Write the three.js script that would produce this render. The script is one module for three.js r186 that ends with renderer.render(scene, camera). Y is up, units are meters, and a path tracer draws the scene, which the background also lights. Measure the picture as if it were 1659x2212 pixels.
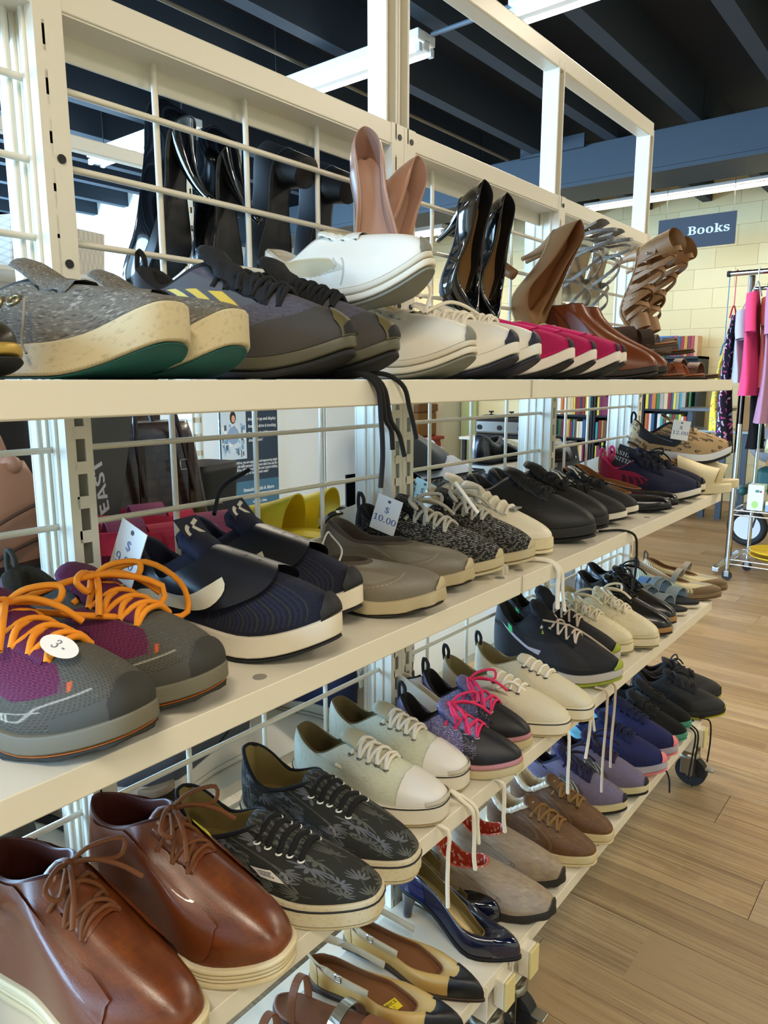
import * as THREE from 'three';
import { RoundedBoxGeometry } from 'three/addons/geometries/RoundedBoxGeometry.js';
import { mergeGeometries } from 'three/addons/utils/BufferGeometryUtils.js';
import { RectAreaLightUniformsLib } from 'three/addons/lights/RectAreaLightUniformsLib.js';

// ---------------------------------------------------------------- camera, sky, lights, exposure
RectAreaLightUniformsLib.init();
const renderer = new THREE.WebGLRenderer({ antialias: true });
renderer.toneMapping = THREE.LinearToneMapping;
renderer.toneMappingExposure = 1.3;
renderer.shadowMap.enabled = true;
const scene = new THREE.Scene();
const R = d => d * Math.PI / 180;
const camera = new THREE.PerspectiveCamera(70.33, 1659 / 2212, 0.05, 60);
{
  const yaw = R(38.95), pitch = R(10.324);
  camera.position.set(0, 1.27, 0.86);
  camera.lookAt(Math.cos(yaw) * Math.cos(pitch), 1.27 - Math.sin(pitch), 0.86 - Math.sin(yaw) * Math.cos(pitch));
}
scene.background = new THREE.Color(0.62, 0.80, 1.0);          // overcast sky outside the shop windows
const DAY = new THREE.Color(0.38, 0.66, 1.0), TUBE = new THREE.Color(1.0, 0.86, 0.66);
function areaLight(name, color, intensity, w, h, pos, target) {
  const l = new THREE.RectAreaLight(color, intensity, w, h);
  l.name = name; l.position.set(...pos); l.lookAt(...target); scene.add(l); return l;
}
// daylight entering by the two shop windows (the openings are cut in wall_back and wall_left further down)
areaLight('daylight_back', DAY, 30, 6.6, 2.0, [0.4, 1.65, -7.98], [0.4, 1.65, 0]);
areaLight('daylight_left', DAY, 17, 5.6, 2.0, [-3.98, 1.65, -2.2], [0, 1.65, -2.2]);

// ---------------------------------------------------------------- helpers
function rng(seed) { let a = seed >>> 0; return () => { a |= 0; a = a + 0x6D2B79F5 | 0; let t = Math.imul(a ^ a >>> 15, 1 | a); t = t + Math.imul(t ^ t >>> 7, 61 | t) ^ t; return ((t ^ t >>> 14) >>> 0) / 4294967296; }; }
const V = (x, y, z) => new THREE.Vector3(x, y, z);
const lerp = (a, b, t) => a + (b - a) * t;
const clamp = (x, a = 0, b = 1) => Math.min(b, Math.max(a, x));
const sstep = (a, b, x) => { const t = clamp((x - a) / (b - a)); return t * t * (3 - 2 * t); };
const taken = {};
function numbered(name) { const n = taken[name] = (taken[name] ?? -1) + 1; return n ? name + '_' + String(n).padStart(3, '0') : name; }
function thing(name, label, category, group) {
  const g = new THREE.Group(); g.name = numbered(name); g.userData = { label, category };
  if (group) g.userData.group = group;
  scene.add(g); return g;
}
function part(parent, name, geo, mat, label) {
  const m = new THREE.Mesh(geo, mat); m.name = name; m.castShadow = m.receiveShadow = true;
  if (label) m.userData.label = label;
  parent.add(m); return m;
}
function solo(name, label, category, geo, mat, group) { // a thing that is one mesh
  const m = part(scene, numbered(name), geo, mat, label); m.userData.category = category; if (group) m.userData.group = group; return m;
}
function struct(name, geo, mat) { const m = geo ? part(scene, name, geo, mat) : new THREE.Group(); m.name = name; m.userData.kind = 'structure'; scene.add(m); return m; }
const merge = list => list.length === 1 ? list[0] : mergeGeometries(list.map(g => g.index ? g.toNonIndexed() : g), false);
function box(w, h, d, x = 0, y = 0, z = 0, ry = 0) { const g = new THREE.BoxGeometry(w, h, d); if (ry) g.rotateY(ry); g.translate(x, y, z); return g; }
function rbox(w, h, d, r, x = 0, y = 0, z = 0, seg = 2) { const g = new RoundedBoxGeometry(w, h, d, seg, Math.min(r, w / 2.01, h / 2.01, d / 2.01)); g.translate(x, y, z); return g; }
function cyl(r0, r1, h, x = 0, y = 0, z = 0, seg = 16) { const g = new THREE.CylinderGeometry(r1, r0, h, seg); g.translate(x, y, z); return g; }
function rod(a, b, r, seg = 8) { // round bar between two points
  const d = V().subVectors(b, a), g = new THREE.CylinderGeometry(r, r, d.length(), seg);
  g.applyQuaternion(new THREE.Quaternion().setFromUnitVectors(V(0, 1, 0), d.clone().normalize())); g.translate((a.x + b.x) / 2, (a.y + b.y) / 2, (a.z + b.z) / 2); return g;
}
function tube(pts, r, seg = 20, rad = 6) { return new THREE.TubeGeometry(new THREE.CatmullRomCurve3(pts), seg, r, rad, false); }
function ribbon(pts, width, thick, normalAt, n = 20) { // flat band along a curve, with thickness
  const c = new THREE.CatmullRomCurve3(pts), pos = [], idx = [], uv = [];
  for (let i = 0; i <= n; i++) {
    const p = c.getPoint(i / n), t = c.getTangent(i / n), nn = (typeof normalAt === 'function' ? normalAt(p, i / n) : normalAt).clone();
    nn.addScaledVector(t, -nn.dot(t)).normalize();
    const b = V().crossVectors(t, nn).normalize();
    for (const [sb, sn] of [[-1, -1], [1, -1], [1, 1], [-1, 1]]) { const q = p.clone().addScaledVector(b, sb * width / 2).addScaledVector(nn, sn * thick / 2); pos.push(q.x, q.y, q.z); uv.push(i / n * 4, sb * .5 + .5); }
  }
  for (let i = 0; i < n; i++) for (let k = 0; k < 4; k++) { const a = i * 4 + k, b = i * 4 + (k + 1) % 4; idx.push(a, b, b + 4, a, b + 4, a + 4); }
  const e = n * 4; idx.push(0, 2, 1, 0, 3, 2, e, e + 1, e + 2, e, e + 2, e + 3);
  const g = new THREE.BufferGeometry(); g.setAttribute('position', new THREE.Float32BufferAttribute(pos, 3)); g.setAttribute('uv', new THREE.Float32BufferAttribute(uv, 2)); g.setIndex(idx);
  const h = g.toNonIndexed(); h.computeVertexNormals(); return h;
}
function grid(rows, wrap, uvs) { // rows[i][j] -> Vector3, smooth normals, optional wrapped columns
  const n = rows.length, m = rows[0].length, pos = [], uv = [], idx = [];
  for (let i = 0; i < n; i++) for (let j = 0; j < m; j++) { const p = rows[i][j]; pos.push(p.x, p.y, p.z); const q = uvs ? uvs(i, j) : [j / (m - 1), i / (n - 1)]; uv.push(q[0], q[1]); }
  for (let i = 0; i < n - 1; i++) for (let j = 0; j < m - 1; j++) { const a = i * m + j; idx.push(a, a + 1, a + m + 1, a, a + m + 1, a + m); }
  const g = new THREE.BufferGeometry(); g.setAttribute('position', new THREE.Float32BufferAttribute(pos, 3)); g.setAttribute('uv', new THREE.Float32BufferAttribute(uv, 2)); g.setIndex(idx); g.computeVertexNormals();
  if (wrap) { const N = g.attributes.normal; for (let i = 0; i < n; i++) { const a = i * m, b = a + m - 1, s = V(N.getX(a) + N.getX(b), N.getY(a) + N.getY(b), N.getZ(a) + N.getZ(b)).normalize(); N.setXYZ(a, s.x, s.y, s.z); N.setXYZ(b, s.x, s.y, s.z); } }
  return g;
}
// materials and textures
const mats = {};
function mat(color, rough = .6, metal = 0, extra) {
  const key = extra ? null : color + '_' + rough + '_' + metal; if (key && mats[key]) return mats[key];
  const m = new THREE.MeshPhysicalMaterial({ color, roughness: rough, metalness: metal, side: THREE.DoubleSide, ...extra }); if (key) mats[key] = m; return m;
}
function canvasTex(w, h, draw, srgb = true, rep) {
  const c = document.createElement('canvas'); c.width = w; c.height = h; const x = c.getContext('2d'); draw(x, w, h);
  const t = new THREE.CanvasTexture(c); if (srgb) t.colorSpace = THREE.SRGBColorSpace; t.wrapS = t.wrapT = THREE.RepeatWrapping; t.magFilter = THREE.LinearFilter; t.anisotropy = 8; if (rep) t.repeat.set(...rep); return t;
}
function rep(t, x, y) { const c = t.clone(); c.repeat.set(x, y); c.needsUpdate = true; return c; }
function speckle(x, w, h, n, cols, s0, s1, seed) { const r = rng(seed); for (let i = 0; i < n; i++) { x.fillStyle = cols[Math.floor(r() * cols.length)]; const s = lerp(s0, s1, r()); x.fillRect(r() * w, r() * h, s, s * (.5 + r())); } }
// shared relief maps
const bumpWeave = canvasTex(64, 64, (x, w, h) => { x.fillStyle = '#777'; x.fillRect(0, 0, w, h); for (let i = 0; i < 8; i++) for (let j = 0; j < 8; j++) { x.fillStyle = (i + j) % 2 ? '#bbb' : '#999'; x.fillRect(i * 8 + 1, j * 8 + 1, 6, 6); } }, false);
const bumpMesh = canvasTex(64, 64, (x, w, h) => { x.fillStyle = '#ccc'; x.fillRect(0, 0, w, h); x.fillStyle = '#222'; for (let i = 0; i < 4; i++) for (let j = 0; j < 4; j++) { x.beginPath(); x.arc(i * 16 + (j % 2 ? 12 : 4), j * 16 + 8, 4.6, 0, 7); x.fill(); } }, false);
const bumpLeather = canvasTex(256, 256, (x, w, h) => { x.fillStyle = '#808080'; x.fillRect(0, 0, w, h); speckle(x, w, h, 5000, ['#6a6a6a', '#767676', '#909090', '#9a9a9a'], 1, 4, 5); }, false);
const bumpKnit = canvasTex(64, 64, (x, w, h) => { x.fillStyle = '#666'; x.fillRect(0, 0, w, h); x.strokeStyle = '#ddd'; x.lineWidth = 3; for (let i = 0; i < 8; i++) for (let j = 0; j < 8; j++) { x.beginPath(); x.moveTo(i * 8, j * 8); x.lineTo(i * 8 + 4, j * 8 + 6); x.lineTo(i * 8 + 8, j * 8); x.stroke(); } }, false);
const BUMP = { weave: [bumpWeave, 26, 7, .0006], mesh: [bumpMesh, 34, 9, .0008], leather: [bumpLeather, 4, 1.4, .0003], knit: [bumpKnit, 20, 8, .0012] };
const bumpCache = {};
function bumped(kind, k = 1) { const [t, a, b, s] = BUMP[kind]; const key = kind + k; bumpCache[key] ??= rep(t, a * k, b * k); return { bumpMap: bumpCache[key], bumpScale: s }; }
// ---------------------------------------------------------------- the room
const M = {
  ceil: mat('#0d1218', .9), joist: mat('#28323b', .8), girder: mat('#26313a', .55), cream: mat('#e3d6ae', .85), white: mat('#d9d6cc', .85),
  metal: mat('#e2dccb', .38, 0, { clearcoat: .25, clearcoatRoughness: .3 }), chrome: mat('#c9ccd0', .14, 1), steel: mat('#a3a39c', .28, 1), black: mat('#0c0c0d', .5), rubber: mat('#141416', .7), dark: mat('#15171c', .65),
  tag: mat('#e9e6df', .7), glass: mat('#ffffff', .02, 0, { transmission: 1, thickness: 0, ior: 1.45 })
};
const woodTex = canvasTex(1024, 1024, (x, w, h) => {
  x.fillStyle = '#9e8562'; x.fillRect(0, 0, w, h); const r = rng(3);
  for (let i = 0; i < 170; i++) { x.fillStyle = ['rgba(190,165,122,.20)', 'rgba(115,90,58,.16)', 'rgba(150,128,96,.25)'][i % 3]; x.fillRect(r() * w, r() * h, 140 + r() * 520, 6 + r() * 40); }
  for (let i = 0; i < 2600; i++) { x.strokeStyle = ['rgba(92,70,44,.22)', 'rgba(74,56,36,.18)', 'rgba(205,180,136,.18)'][i % 3]; x.lineWidth = .6 + r() * 1.6; const y = r() * h, x0 = r() * w, l = 40 + r() * 380; x.beginPath(); x.moveTo(x0, y); x.bezierCurveTo(x0 + l * .3, y + r() * 6 - 3, x0 + l * .6, y + r() * 6 - 3, x0 + l, y + r() * 8 - 4); x.stroke(); }
  for (let i = 0; i < 40; i++) { x.fillStyle = 'rgba(80,58,36,.16)'; x.beginPath(); x.ellipse(r() * w, r() * h, 30 + r() * 90, 2 + r() * 4, 0, 0, 7); x.fill(); }
});
{
  const floor = struct('floor', box(12.8, .1, 14.2, 2.1, -.056, -1.4), mat('#4d3f2c', .9));
  const pw = .18, pl = 1.22, geos = [], tones = ['#ffffff', '#f0ece4', '#e6dfd2', '#faf3e6'].map(c => mat(c, .42, 0, { map: woodTex, bumpMap: woodTex, bumpScale: .0004 }));
  const r = rng(11);
  for (let k = 0; k < 6; k++) { // six cuts of the grain share their geometry
    const g = new THREE.BoxGeometry(pw - .0016, .006, pl - .0016), p = g.attributes.position, uv = g.attributes.uv;
    for (let i = 0; i < p.count; i++) uv.setXY(i, (p.getZ(i) + pl / 2) / 1.4 + k * .37, (p.getX(i) + pw / 2) / 1.4 + k * .171);
    geos.push(g);
  }
  const rest = [[], [], [], []]; let count = 0;
  for (let i = 0; i < 71; i++) for (let j = -1; j < 12; j++) {
    const x = -4.2 + pw * (i + .5), z = -8.2 + pl * (j + .5) + (i * .43 % 1) * pl; if (z > 5.7 || z < -8.5) continue;
    const k = Math.floor(r() * 6), t = Math.floor(r() * 4);
    const seen = x > .9 && x < 7.3 && z > -1.3 + x * -.12 && z < 1.9 && z < .9 + x * .25;
    if (seen && count < 150) { const m = part(floor, 'plank', geos[k], tones[t]); m.position.set(x, -.003, z); count++; }
    else rest[t].push(geos[k].clone().translate(x, -.003, z));
  }
  rest.forEach((l, t) => { if (l.length) { const m = part(floor, 'plank_field', mergeGeometries(l), tones[t]); m.userData.kind = 'stuff'; } });
}
{ // ceiling: deck, joists along the rack, one girder across
  const c = struct('ceiling', box(12.8, .1, 14.2, 2.1, 3.38, -1.4), M.ceil);
  for (let k = -9; k < 14; k++) {
    const z = -.31 - .605 * k;
    for (const [a, b] of z < -5.9 ? [[-4.1, 4.62]] : [[-4.1, 5.7], [5.72, 8.3]]) part(c, 'joist', box(b - a, .27, .09, (a + b) / 2, 3.195, z), M.joist);
  }
  for (const [x, y, z, w] of [[3.1, 3.06, -2.36, 5], [4.2, 3.06, -1.16, 2.6]]) part(c, 'conduit', rod(V(x - w / 2, y - .02, z), V(x + w / 2, y - .02, z), .011), mat('#6d6250', .5));
  const g = struct('trim_1', merge([box(.02, .25, 14, 5.69, 2.925, -1.4), box(.5, .03, 14, 5.94, 2.785, -1.4), box(.5, .03, 14, 5.94, 3.045, -1.4), box(.02, .25, 14, 6.19, 2.925, -1.4)]), M.girder);
  part(g, 'splice_plate', box(.02, .1, .55, 5.66, 3.09, -2.0), M.girder); part(g, 'splice_seam', box(.006, .25, .012, 5.677, 2.925, -2.75), M.joist);
}
{ // walls
  const far = struct('wall_right', box(.2, 3.4, 8.2, 8.32, 1.65, -1.9), mat('#d2c294', .9));
  const bl = rbox(.02, .1985, .3985, .0022), tones = ['#dfd0a2', '#dccd9e', '#e1d3a6', '#daca9a'].map(c => mat(c, .8, 0, { bumpMap: rep(bumpLeather, 2, 2), bumpScale: .0006 })), r = rng(8);
  for (let i = 0; i < 17; i++) for (let j = 0; j < 19; j++) { const z = -5.8 + .4 * (j + .5) - (i % 2 ? .2 : 0), y = .1 + .2 * i; if (z > 1.5 || z < -5.7 || y > 3.3 || (y < .3 && z > -1.4)) continue; const m = part(far, 'block', bl, tones[Math.floor(r() * 4)]); m.position.set(8.215, y, z); }
  const back = struct('wall_back', merge([box(3.8, 3.4, .15, 6.4, 1.65, -5.98), // behind the banner
    box(.15, 3.4, 2.2, 4.68, 1.65, -7.0), // return wall
    box(8.8, .62, .15, .3, .31, -8.08), box(8.8, .7, .15, .3, 3.0, -8.08), box(.9, 3.4, .15, -3.7, 1.65, -8.08), box(.9, 3.4, .15, 4.3, 1.65, -8.08)]), M.white);
  const left = struct('wall_left', merge([box(.15, .62, 14, -4.12, .31, -1.4), box(.15, .7, 14, -4.12, 3.0, -1.4), box(.15, 3.4, 2.9, -4.12, 1.65, -6.6), box(.15, 3.4, 5.0, -4.12, 1.65, 3.2)]), M.white);
  struct('wall_front', box(12.8, 3.4, .15, 2.1, 1.65, 5.62), M.cream);
  struct('wall_corner', box(.15, 3.4, 3.5, 8.3, 1.65, 3.9), M.cream);
  const fr = mat('#d9dde0', .4), pane = M.glass;
  const w1 = struct('window_1', merge([box(6.9, .06, .1, .4, .65, -8.05), box(6.9, .06, .1, .4, 2.62, -8.05), ...[-3.05, -.75, 1.55, 3.83].map(x => box(.06, 2, .1, x, 1.64, -8.05))]), fr);
  for (const x of [-1.9, .4, 2.7]) part(w1, 'pane', box(2.24, 1.92, .006, x, 1.64, -8.06), pane);
  const w2 = struct('window_2', merge([box(.1, .06, 5.7, -4.1, .65, -2.2), box(.1, .06, 5.7, -4.1, 2.62, -2.2), ...[-5.05, -3.15, -1.25, .65].map(z => box(.1, 2, .06, -4.1, 1.64, z))]), fr);
  for (const z of [-4.1, -2.2, -.3]) part(w2, 'pane', box(.006, 1.92, 1.84, -4.1, 1.64, z), pane);
  // white cupboard doors beside the banner, green door frame, stained plaster above
  const tr = struct('trim_2', box(.05, 2.3, .22, 8.18, 1.15, -4.3), mat('#a9b27a', .6)); part(tr, 'hinge', box(.02, .08, .03, 8.15, 1.1, -4.42), M.steel);
}
// strip lights: three rows of twin-tube fixtures across the ceiling
function fixture(x, y, z, len, label, power = 62, slim = 0) {
  const t = thing('strip_light', label, 'light', 'twin tube strip lights');
  part(t, 'housing', slim ? rbox(.06, .03, len, .006, x, y + .045, z) : merge([rbox(.15, .05, len, .006, x, y + .055, z), rbox(.05, .05, len, .006, x, y + .02, z)]), mat('#e7e7e2', .4));
  for (const s of [-1, 1]) { part(t, 'lamp_tube', new THREE.CylinderGeometry(.014, .014, len - .06, 12).rotateX(Math.PI / 2).translate(x + s * (slim ? .018 : .05), y, z), mat('#ffffff', .5, 0, { emissive: new THREE.Color(1, .95, .86), emissiveIntensity: 5.5 })); for (const e of [-1, 1]) part(t, 'lamp_holder', rbox(slim ? .02 : .03, .04, .03, .004, x + s * (slim ? .018 : .05), y, z + e * (len / 2 - .015)), mat('#dfe4e6', .4)); }
  for (const e of [-1, 1]) part(t, 'hanger_rod', rod(V(x, y + .08, z + e * len * .4), V(x, 3.33, z + e * len * .4), .004), M.steel);
  const l = areaLight('strip_glow', TUBE, power, .13, len - .06, [x, y - .02, z], [x, 0, z]); l.rotation.set(-Math.PI / 2, 0, 0); return t;
}
fixture(3.25, 2.9, -.38, 1.22, 'twin tube strip light hanging above the white top bar of the rack');
fixture(3.25, 2.9, -2.1, 1.22, 'twin tube strip light half hidden by the white rack post');
fixture(3.25, 2.9, -4.0, 1.22, 'twin tube strip light seen through the wire grid beside black heels');
for (const z of [1.5, 3.4]) fixture(3.25, 2.9, z, 1.22, 'twin tube strip light above the wooden aisle floor');
for (const z of [-4.0, 1.5, 3.6]) fixture(-.75, 2.9, z, 1.22, 'twin tube strip light over the near end of the shoe rack', z < 0 ? 30 : 74);
for (const z of [-4.6, 1.5, 3.4]) fixture(7.1, 2.9, z, 1.22, 'twin tube strip light by the block wall', z < 0 ? 60 : 22);
fixture(7.1, 2.9, -.9, 2.9, 'long strip light beyond the painted girder above the Books sign', 16, 1);
{ const t = thing('light_conduit', 'thin grey conduit pipe joining two strip lights', 'pipe'); part(t, 'pipe', rod(V(3.25, 2.96, -1.46), V(3.25, 2.96, -1.0), .012), mat('#59636b', .5)); part(t, 'flexible_cable', tube([V(3.25, 3.0, -1.6), V(3.25, 3.14, -1.62), V(3.25, 3.2, -1.7), V(3.25, 3.25, -1.78)], .007), M.steel); }
// ---------------------------------------------------------------- the two white wire racks
const TOP = 1.27, S2 = .941, S3 = .60, S4 = .205;
function rack(xa, xb, posts, bays, label) {
  const t = thing('shoe_rack', label, 'rack', 'white wire shoe racks');
  const H = 2.0, pitch = .042;
  for (const x of posts) { // slotted upright: ribbed sides, ladder of slots on both faces below the top shelf
    const HL = 1.70, hc = (.16 + HL) / 2, hl = HL - .16, g = [rbox(.006, hl, .088, .002, x - .013, hc, -.01), rbox(.006, hl, .088, .002, x + .013, hc, -.01), rbox(.005, H - HL, .042, .002, x - .0135, (H + HL) / 2, 0), rbox(.005, H - HL, .042, .002, x + .0135, (H + HL) / 2, 0), rbox(.03, H - HL, .005, .002, x, (H + HL) / 2, -.019)];
    for (const dz of [-.03, -.01, .012]) g.push(rbox(.005, hl, .008, .002, x - .0175, hc, dz));
    for (const zf of [.033, -.053]) {
      for (const s of [-1, 1]) g.push(box(s < 0 ? .012 : .009, hl, .003, x + (s < 0 ? -.0105 : .012), hc, zf));
      for (let y = .2; y < 1.26; y += pitch) g.push(box(.015, .015, .003, x, y, zf));
      g.push(box(.015, HL - 1.27, .003, x, (1.27 + HL) / 2, zf));
    }
    part(t, 'upright', merge(g), M.metal);
    for (const y of [1.512, 1.40, 1.68]) part(t, 'bolt_hole', cyl(.005, .005, .002, 0, 0, 0, 12).rotateX(Math.PI / 2).translate(x + .004, y, .035), M.black);
  }
  part(t, 'top_bar', merge([rbox(xb - xa, .04, .04, .004, (xa + xb) / 2, H + .0, 0)]), M.metal);
  part(t, 'base_beam', merge([rbox(xb - xa, .05, .05, .004, (xa + xb) / 2, .17, .02), rbox(.04, .045, .56, .004, xa + .03, .165, 0), rbox(.04, .045, .56, .004, xb - .03, .165, 0)]), M.metal);
  for (const [p, q, vx] of bays) { // grid panels
    part(t, 'panel_rail', merge([rbox(q - p, .034, .006, .002, (p + q) / 2, 1.683, .03), box(q - p, .004, .05, (p + q) / 2, 1.666, .006), box(q - p, .03, .004, (p + q) / 2, 1.652, -.018)]), M.metal);
    for (const y of [1.596, 1.512, 1.429, 1.345, 1.187, 1.093, .999, .87, .79, .71, .595, .48, .38, .28]) part(t, 'wire', rod(V(p, y, .004), V(q, y, .004), .0042, 6), M.metal);
    for (const x of vx) part(t, 'wire', rod(V(x, .26, -.003), V(x, 1.67, -.003), .0042, 6), M.metal);
  }
  const W = xb - xa - .004, cx = (xa + xb) / 2;
  for (const y of [TOP, S2, S3, S4]) for (const side of [1, -1]) {
    if (side < 0 && y === TOP) continue;
    const d = y === TOP ? .252 : .247, zc = side * (.045 + d / 2), zf = side * (.045 + d);
    part(t, 'shelf', merge([rbox(W, .003, d, .0012, cx, y - .0016, zc), rbox(W, .03, .004, .0018, cx, y - .0155, zf - side * .002), rbox(W, .004, .02, .001, cx, y - .029, zf - side * .011), rbox(W, .02, .003, .001, cx, y - .011, side * .0465), rbox(.003, .028, d, .001, xa + .0035, y - .015, zc), rbox(.003, .028, d, .001, xb - .0035, y - .015, zc)]), M.metal);
    if (y === S2 || y === S3) for (const x of [xa + .006, xb - .006]) { // triangular end bracket standing above the shelf
      const s = new THREE.Shape([new THREE.Vector2(.03, 0), new THREE.Vector2(.26, 0), new THREE.Vector2(.26, .012), new THREE.Vector2(.045, .1), new THREE.Vector2(.03, .1)]);
      const g = new THREE.ExtrudeGeometry(s, { depth: .0025, bevelEnabled: false }); g.rotateY(side > 0 ? -Math.PI / 2 : Math.PI / 2); g.translate(x, y - .001, 0); part(t, 'shelf_bracket', g, M.metal);
    }
    if (side > 0) { const h = []; for (const x of [xa + .03, cx + .05, xb - .03]) h.push(new THREE.CylinderGeometry(.008, .008, .0006, 14).translate(x, y + .0004, zf - .025)); part(t, 'punched_hole', merge(h), y === S4 ? M.dark : mat('#8f8c85', .5)); }
  }
  for (const x of [xa + .045, xb - .045]) for (const side of [1, -1]) { // swivel casters with brake
    const z = side * .27;
    part(t, 'caster_bracket', merge([rbox(.07, .004, .09, .001, x, .126, z - side * .02), rbox(.004, .075, .09, .001, x - .035, .16, z - side * .02), rbox(.034, .06, .022, .003, x + .016, .16, z + side * .028)]), M.metal);
    part(t, 'bumper_pad', rbox(.034, .06, .006, .002, x + .016, .16, z + side * .042), mat('#d6c88e', .7));
    const c = part(t, 'caster_fork', merge([new THREE.SphereGeometry(.036, 20, 10, 0, 7, 0, 1.6).scale(1, .7, 1).translate(x, .098, z), cyl(.03, .034, .02, x, .112, z), rbox(.006, .07, .045, .002, x - .022, .075, z + .006), rbox(.006, .07, .045, .002, x + .022, .075, z + .006), rbox(.055, .008, .05, .003, x, .102, z)]), M.steel);
    part(c, 'wheel', new THREE.CylinderGeometry(.047, .047, .026, 28).rotateZ(Math.PI / 2).translate(x, .048, z + .012), M.rubber); part(c, 'axle_nut', new THREE.CylinderGeometry(.012, .012, .056, 6).rotateZ(Math.PI / 2).translate(x, .048, z + .012), M.steel);
    part(c, 'brake_pedal', rbox(.026, .005, .05, .002, x, .066, z + side * .055), M.steel); part(t, 'mounting_bolt', merge([cyl(.011, .011, .02, x - .004, .137, z - side * .01, 6), cyl(.006, .006, .03, x - .004, .148, z - side * .01, 10)]), M.steel);
  }
  return t;
}
rack(-.152, 1.075, [-.137, .445, 1.06], [[-.12, .43, [.0, .15, .30, .415]], [.46, 1.045, [.601, .751, .898]]], 'white wire rack holding tan leather boots and skull print canvas shoes');
rack(1.079, 2.318, [1.094, 1.70, 2.303], [[1.109, 1.685, [1.216, 1.373, 1.528]], [1.715, 2.288, [1.85, 1.996, 2.15]]], 'white wire rack with tall open top frame, strappy heels hung on it');
// ---------------------------------------------------------------- shoe maker
// local axes: heel at x = 0, toe towards +x, y up, z to the wearer's left; u runs round the foot (0 heel, .5 toe), v from sole edge to collar
const NU = 56, NV = 13;
const uOf = x => Math.acos(clamp(1 - 2 * x, -1, 1)) / (2 * Math.PI);
function shape(o) {
  const s = { L: .285, W: .102, rt: .38, et: .52, rh: .17, eh: .5, hw: .70, ww: .70, tw: .80, th: .028, tf: .02, spring: .014, rise: 0, flat: .2, drop: .7, edge: 0, rx0: .025, rx1: .5, rw: .29, rim: [.075, .056, .088], toeH: .047, bulge: .004, hand: 1, curve: .007, k2: .34, ank: .25, pad: .006, ...o };
  s.W *= .95; if (!s.rise) { if (!s.raw) s.rim = [s.rim[0] * 1.06, s.rim[1] * .88, s.rim[2] * .98]; s.toeH *= .6; s.et *= .8; s.rw *= 1.14; }
  const bend = x => { const p = [[0, s.hw], [.33, s.ww], [.7, 1], [1, s.tw]]; let i = 0; while (i < 2 && x > p[i + 1][0]) i++; return lerp(p[i][1], p[i + 1][1], sstep(p[i][0], p[i + 1][0], x)); };
  s.half = x => s.W / 2 * bend(x) * Math.pow(Math.sin(Math.min(1, Math.max(x, 0) / s.rh) * Math.PI / 2), s.eh) * Math.pow(Math.sin(Math.min(1, Math.max(1 - x, 0) / s.rt) * Math.PI / 2), s.et);
  s.mid = x => s.hand * s.curve * Math.pow(Math.max(0, x - .35) / .65, 2);
  s.foot = x => s.rise * (1 - sstep(s.flat, s.drop, x)) + s.spring * Math.pow(Math.max(0, x - .66) / .34, 2) + (s.rise ? 0 : .004 * Math.pow(Math.max(0, .1 - x) / .1, 2));
  s.thick = x => lerp(s.th, s.tf, sstep(.25, .75, x)) + s.edge * sstep(.8, 1, x);
  s.base = x => s.foot(x) + s.thick(x);
  s.out = (u, off = 0) => {
    const f = q => { const a = 2 * Math.PI * q, x = (1 - Math.cos(a)) / 2; return [x * s.L, s.mid(x) + Math.sign(Math.sin(a)) * s.half(x), x]; };
    const p = f(u); if (!off) return p;
    const a = f(u - .004), b = f(u + .004); let nx = a[1] - b[1], nz = b[0] - a[0]; const l = Math.hypot(nx, nz) || 1; // outward normal in plan
    return [p[0] + nx / l * off, p[1] + nz / l * off, p[2]];
  };
  const hAt = t => t < .45 ? lerp(s.rim[0], s.rim[1], sstep(0, .45, t)) : lerp(s.rim[1], s.rim[2], sstep(.45, 1, t));
  s.rimP = (u, inset = 0) => { const a = 2 * Math.PI * u, t = (1 - Math.cos(a)) / 2, x = lerp(s.rx0 + inset / s.L, s.rx1 - inset / s.L, t), w = Math.min(s.W * s.rw * Math.pow(Math.abs(Math.sin(a)), .75) * (1 - .22 * t), Math.max(.001, s.half(x) - .006)) - inset * Math.min(1, Math.abs(Math.sin(a)) * 2); return V(x * s.L, s.base(x) + hAt(t), s.mid(x) + Math.sign(Math.sin(a)) * Math.max(0, w)); };
  s.surf = (u, v) => {
    const [bx, bz, xf] = s.out(u), by = s.base(xf), r = s.rimP(u), a = 2 * Math.PI * u, t = (1 - Math.cos(a)) / 2, tau = sstep(.42, .95, t), H = r.y - by, dx = r.x - bx, dz = r.z - bz, d = Math.hypot(dx, dz) || 1e-6;
    const q = [0, 0, 0], w = [(1 - v) ** 3, 3 * v * (1 - v) ** 2, 3 * v * v * (1 - v), v ** 3];
    const y1 = lerp(.5 * H, s.toeH * .95, tau), y2 = lerp(.86 * H, lerp(s.rise ? s.toeH * 1.3 : lerp(s.toeH * 1.25, H, .3), H * .42, s.rise ? 0 : s.ank), tau), g1 = -s.bulge / d, g2 = lerp(.28, lerp(s.k2 + .04, .86, s.rise ? 0 : s.ank), tau);
    const g = w[1] * g1 + w[2] * g2 + w[3];
    return V(bx + dx * g, by + w[1] * y1 + w[2] * y2 + w[3] * H, bz + dz * g);
  };
  s.nrm = (u, v) => { const e = .004, a = s.surf(u - e, v), b = s.surf(u + e, v), c = s.surf(u, Math.max(0, v - .02)), d = s.surf(u, Math.min(1, v + .02)); const n = V().crossVectors(V().subVectors(b, a), V().subVectors(d, c)).normalize(); const ctr = V(s.L * .5, s.base(.5), 0); if (n.dot(V().subVectors(s.surf(u, v), ctr)) < 0) n.negate(); return n; };
  return s;
}
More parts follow.
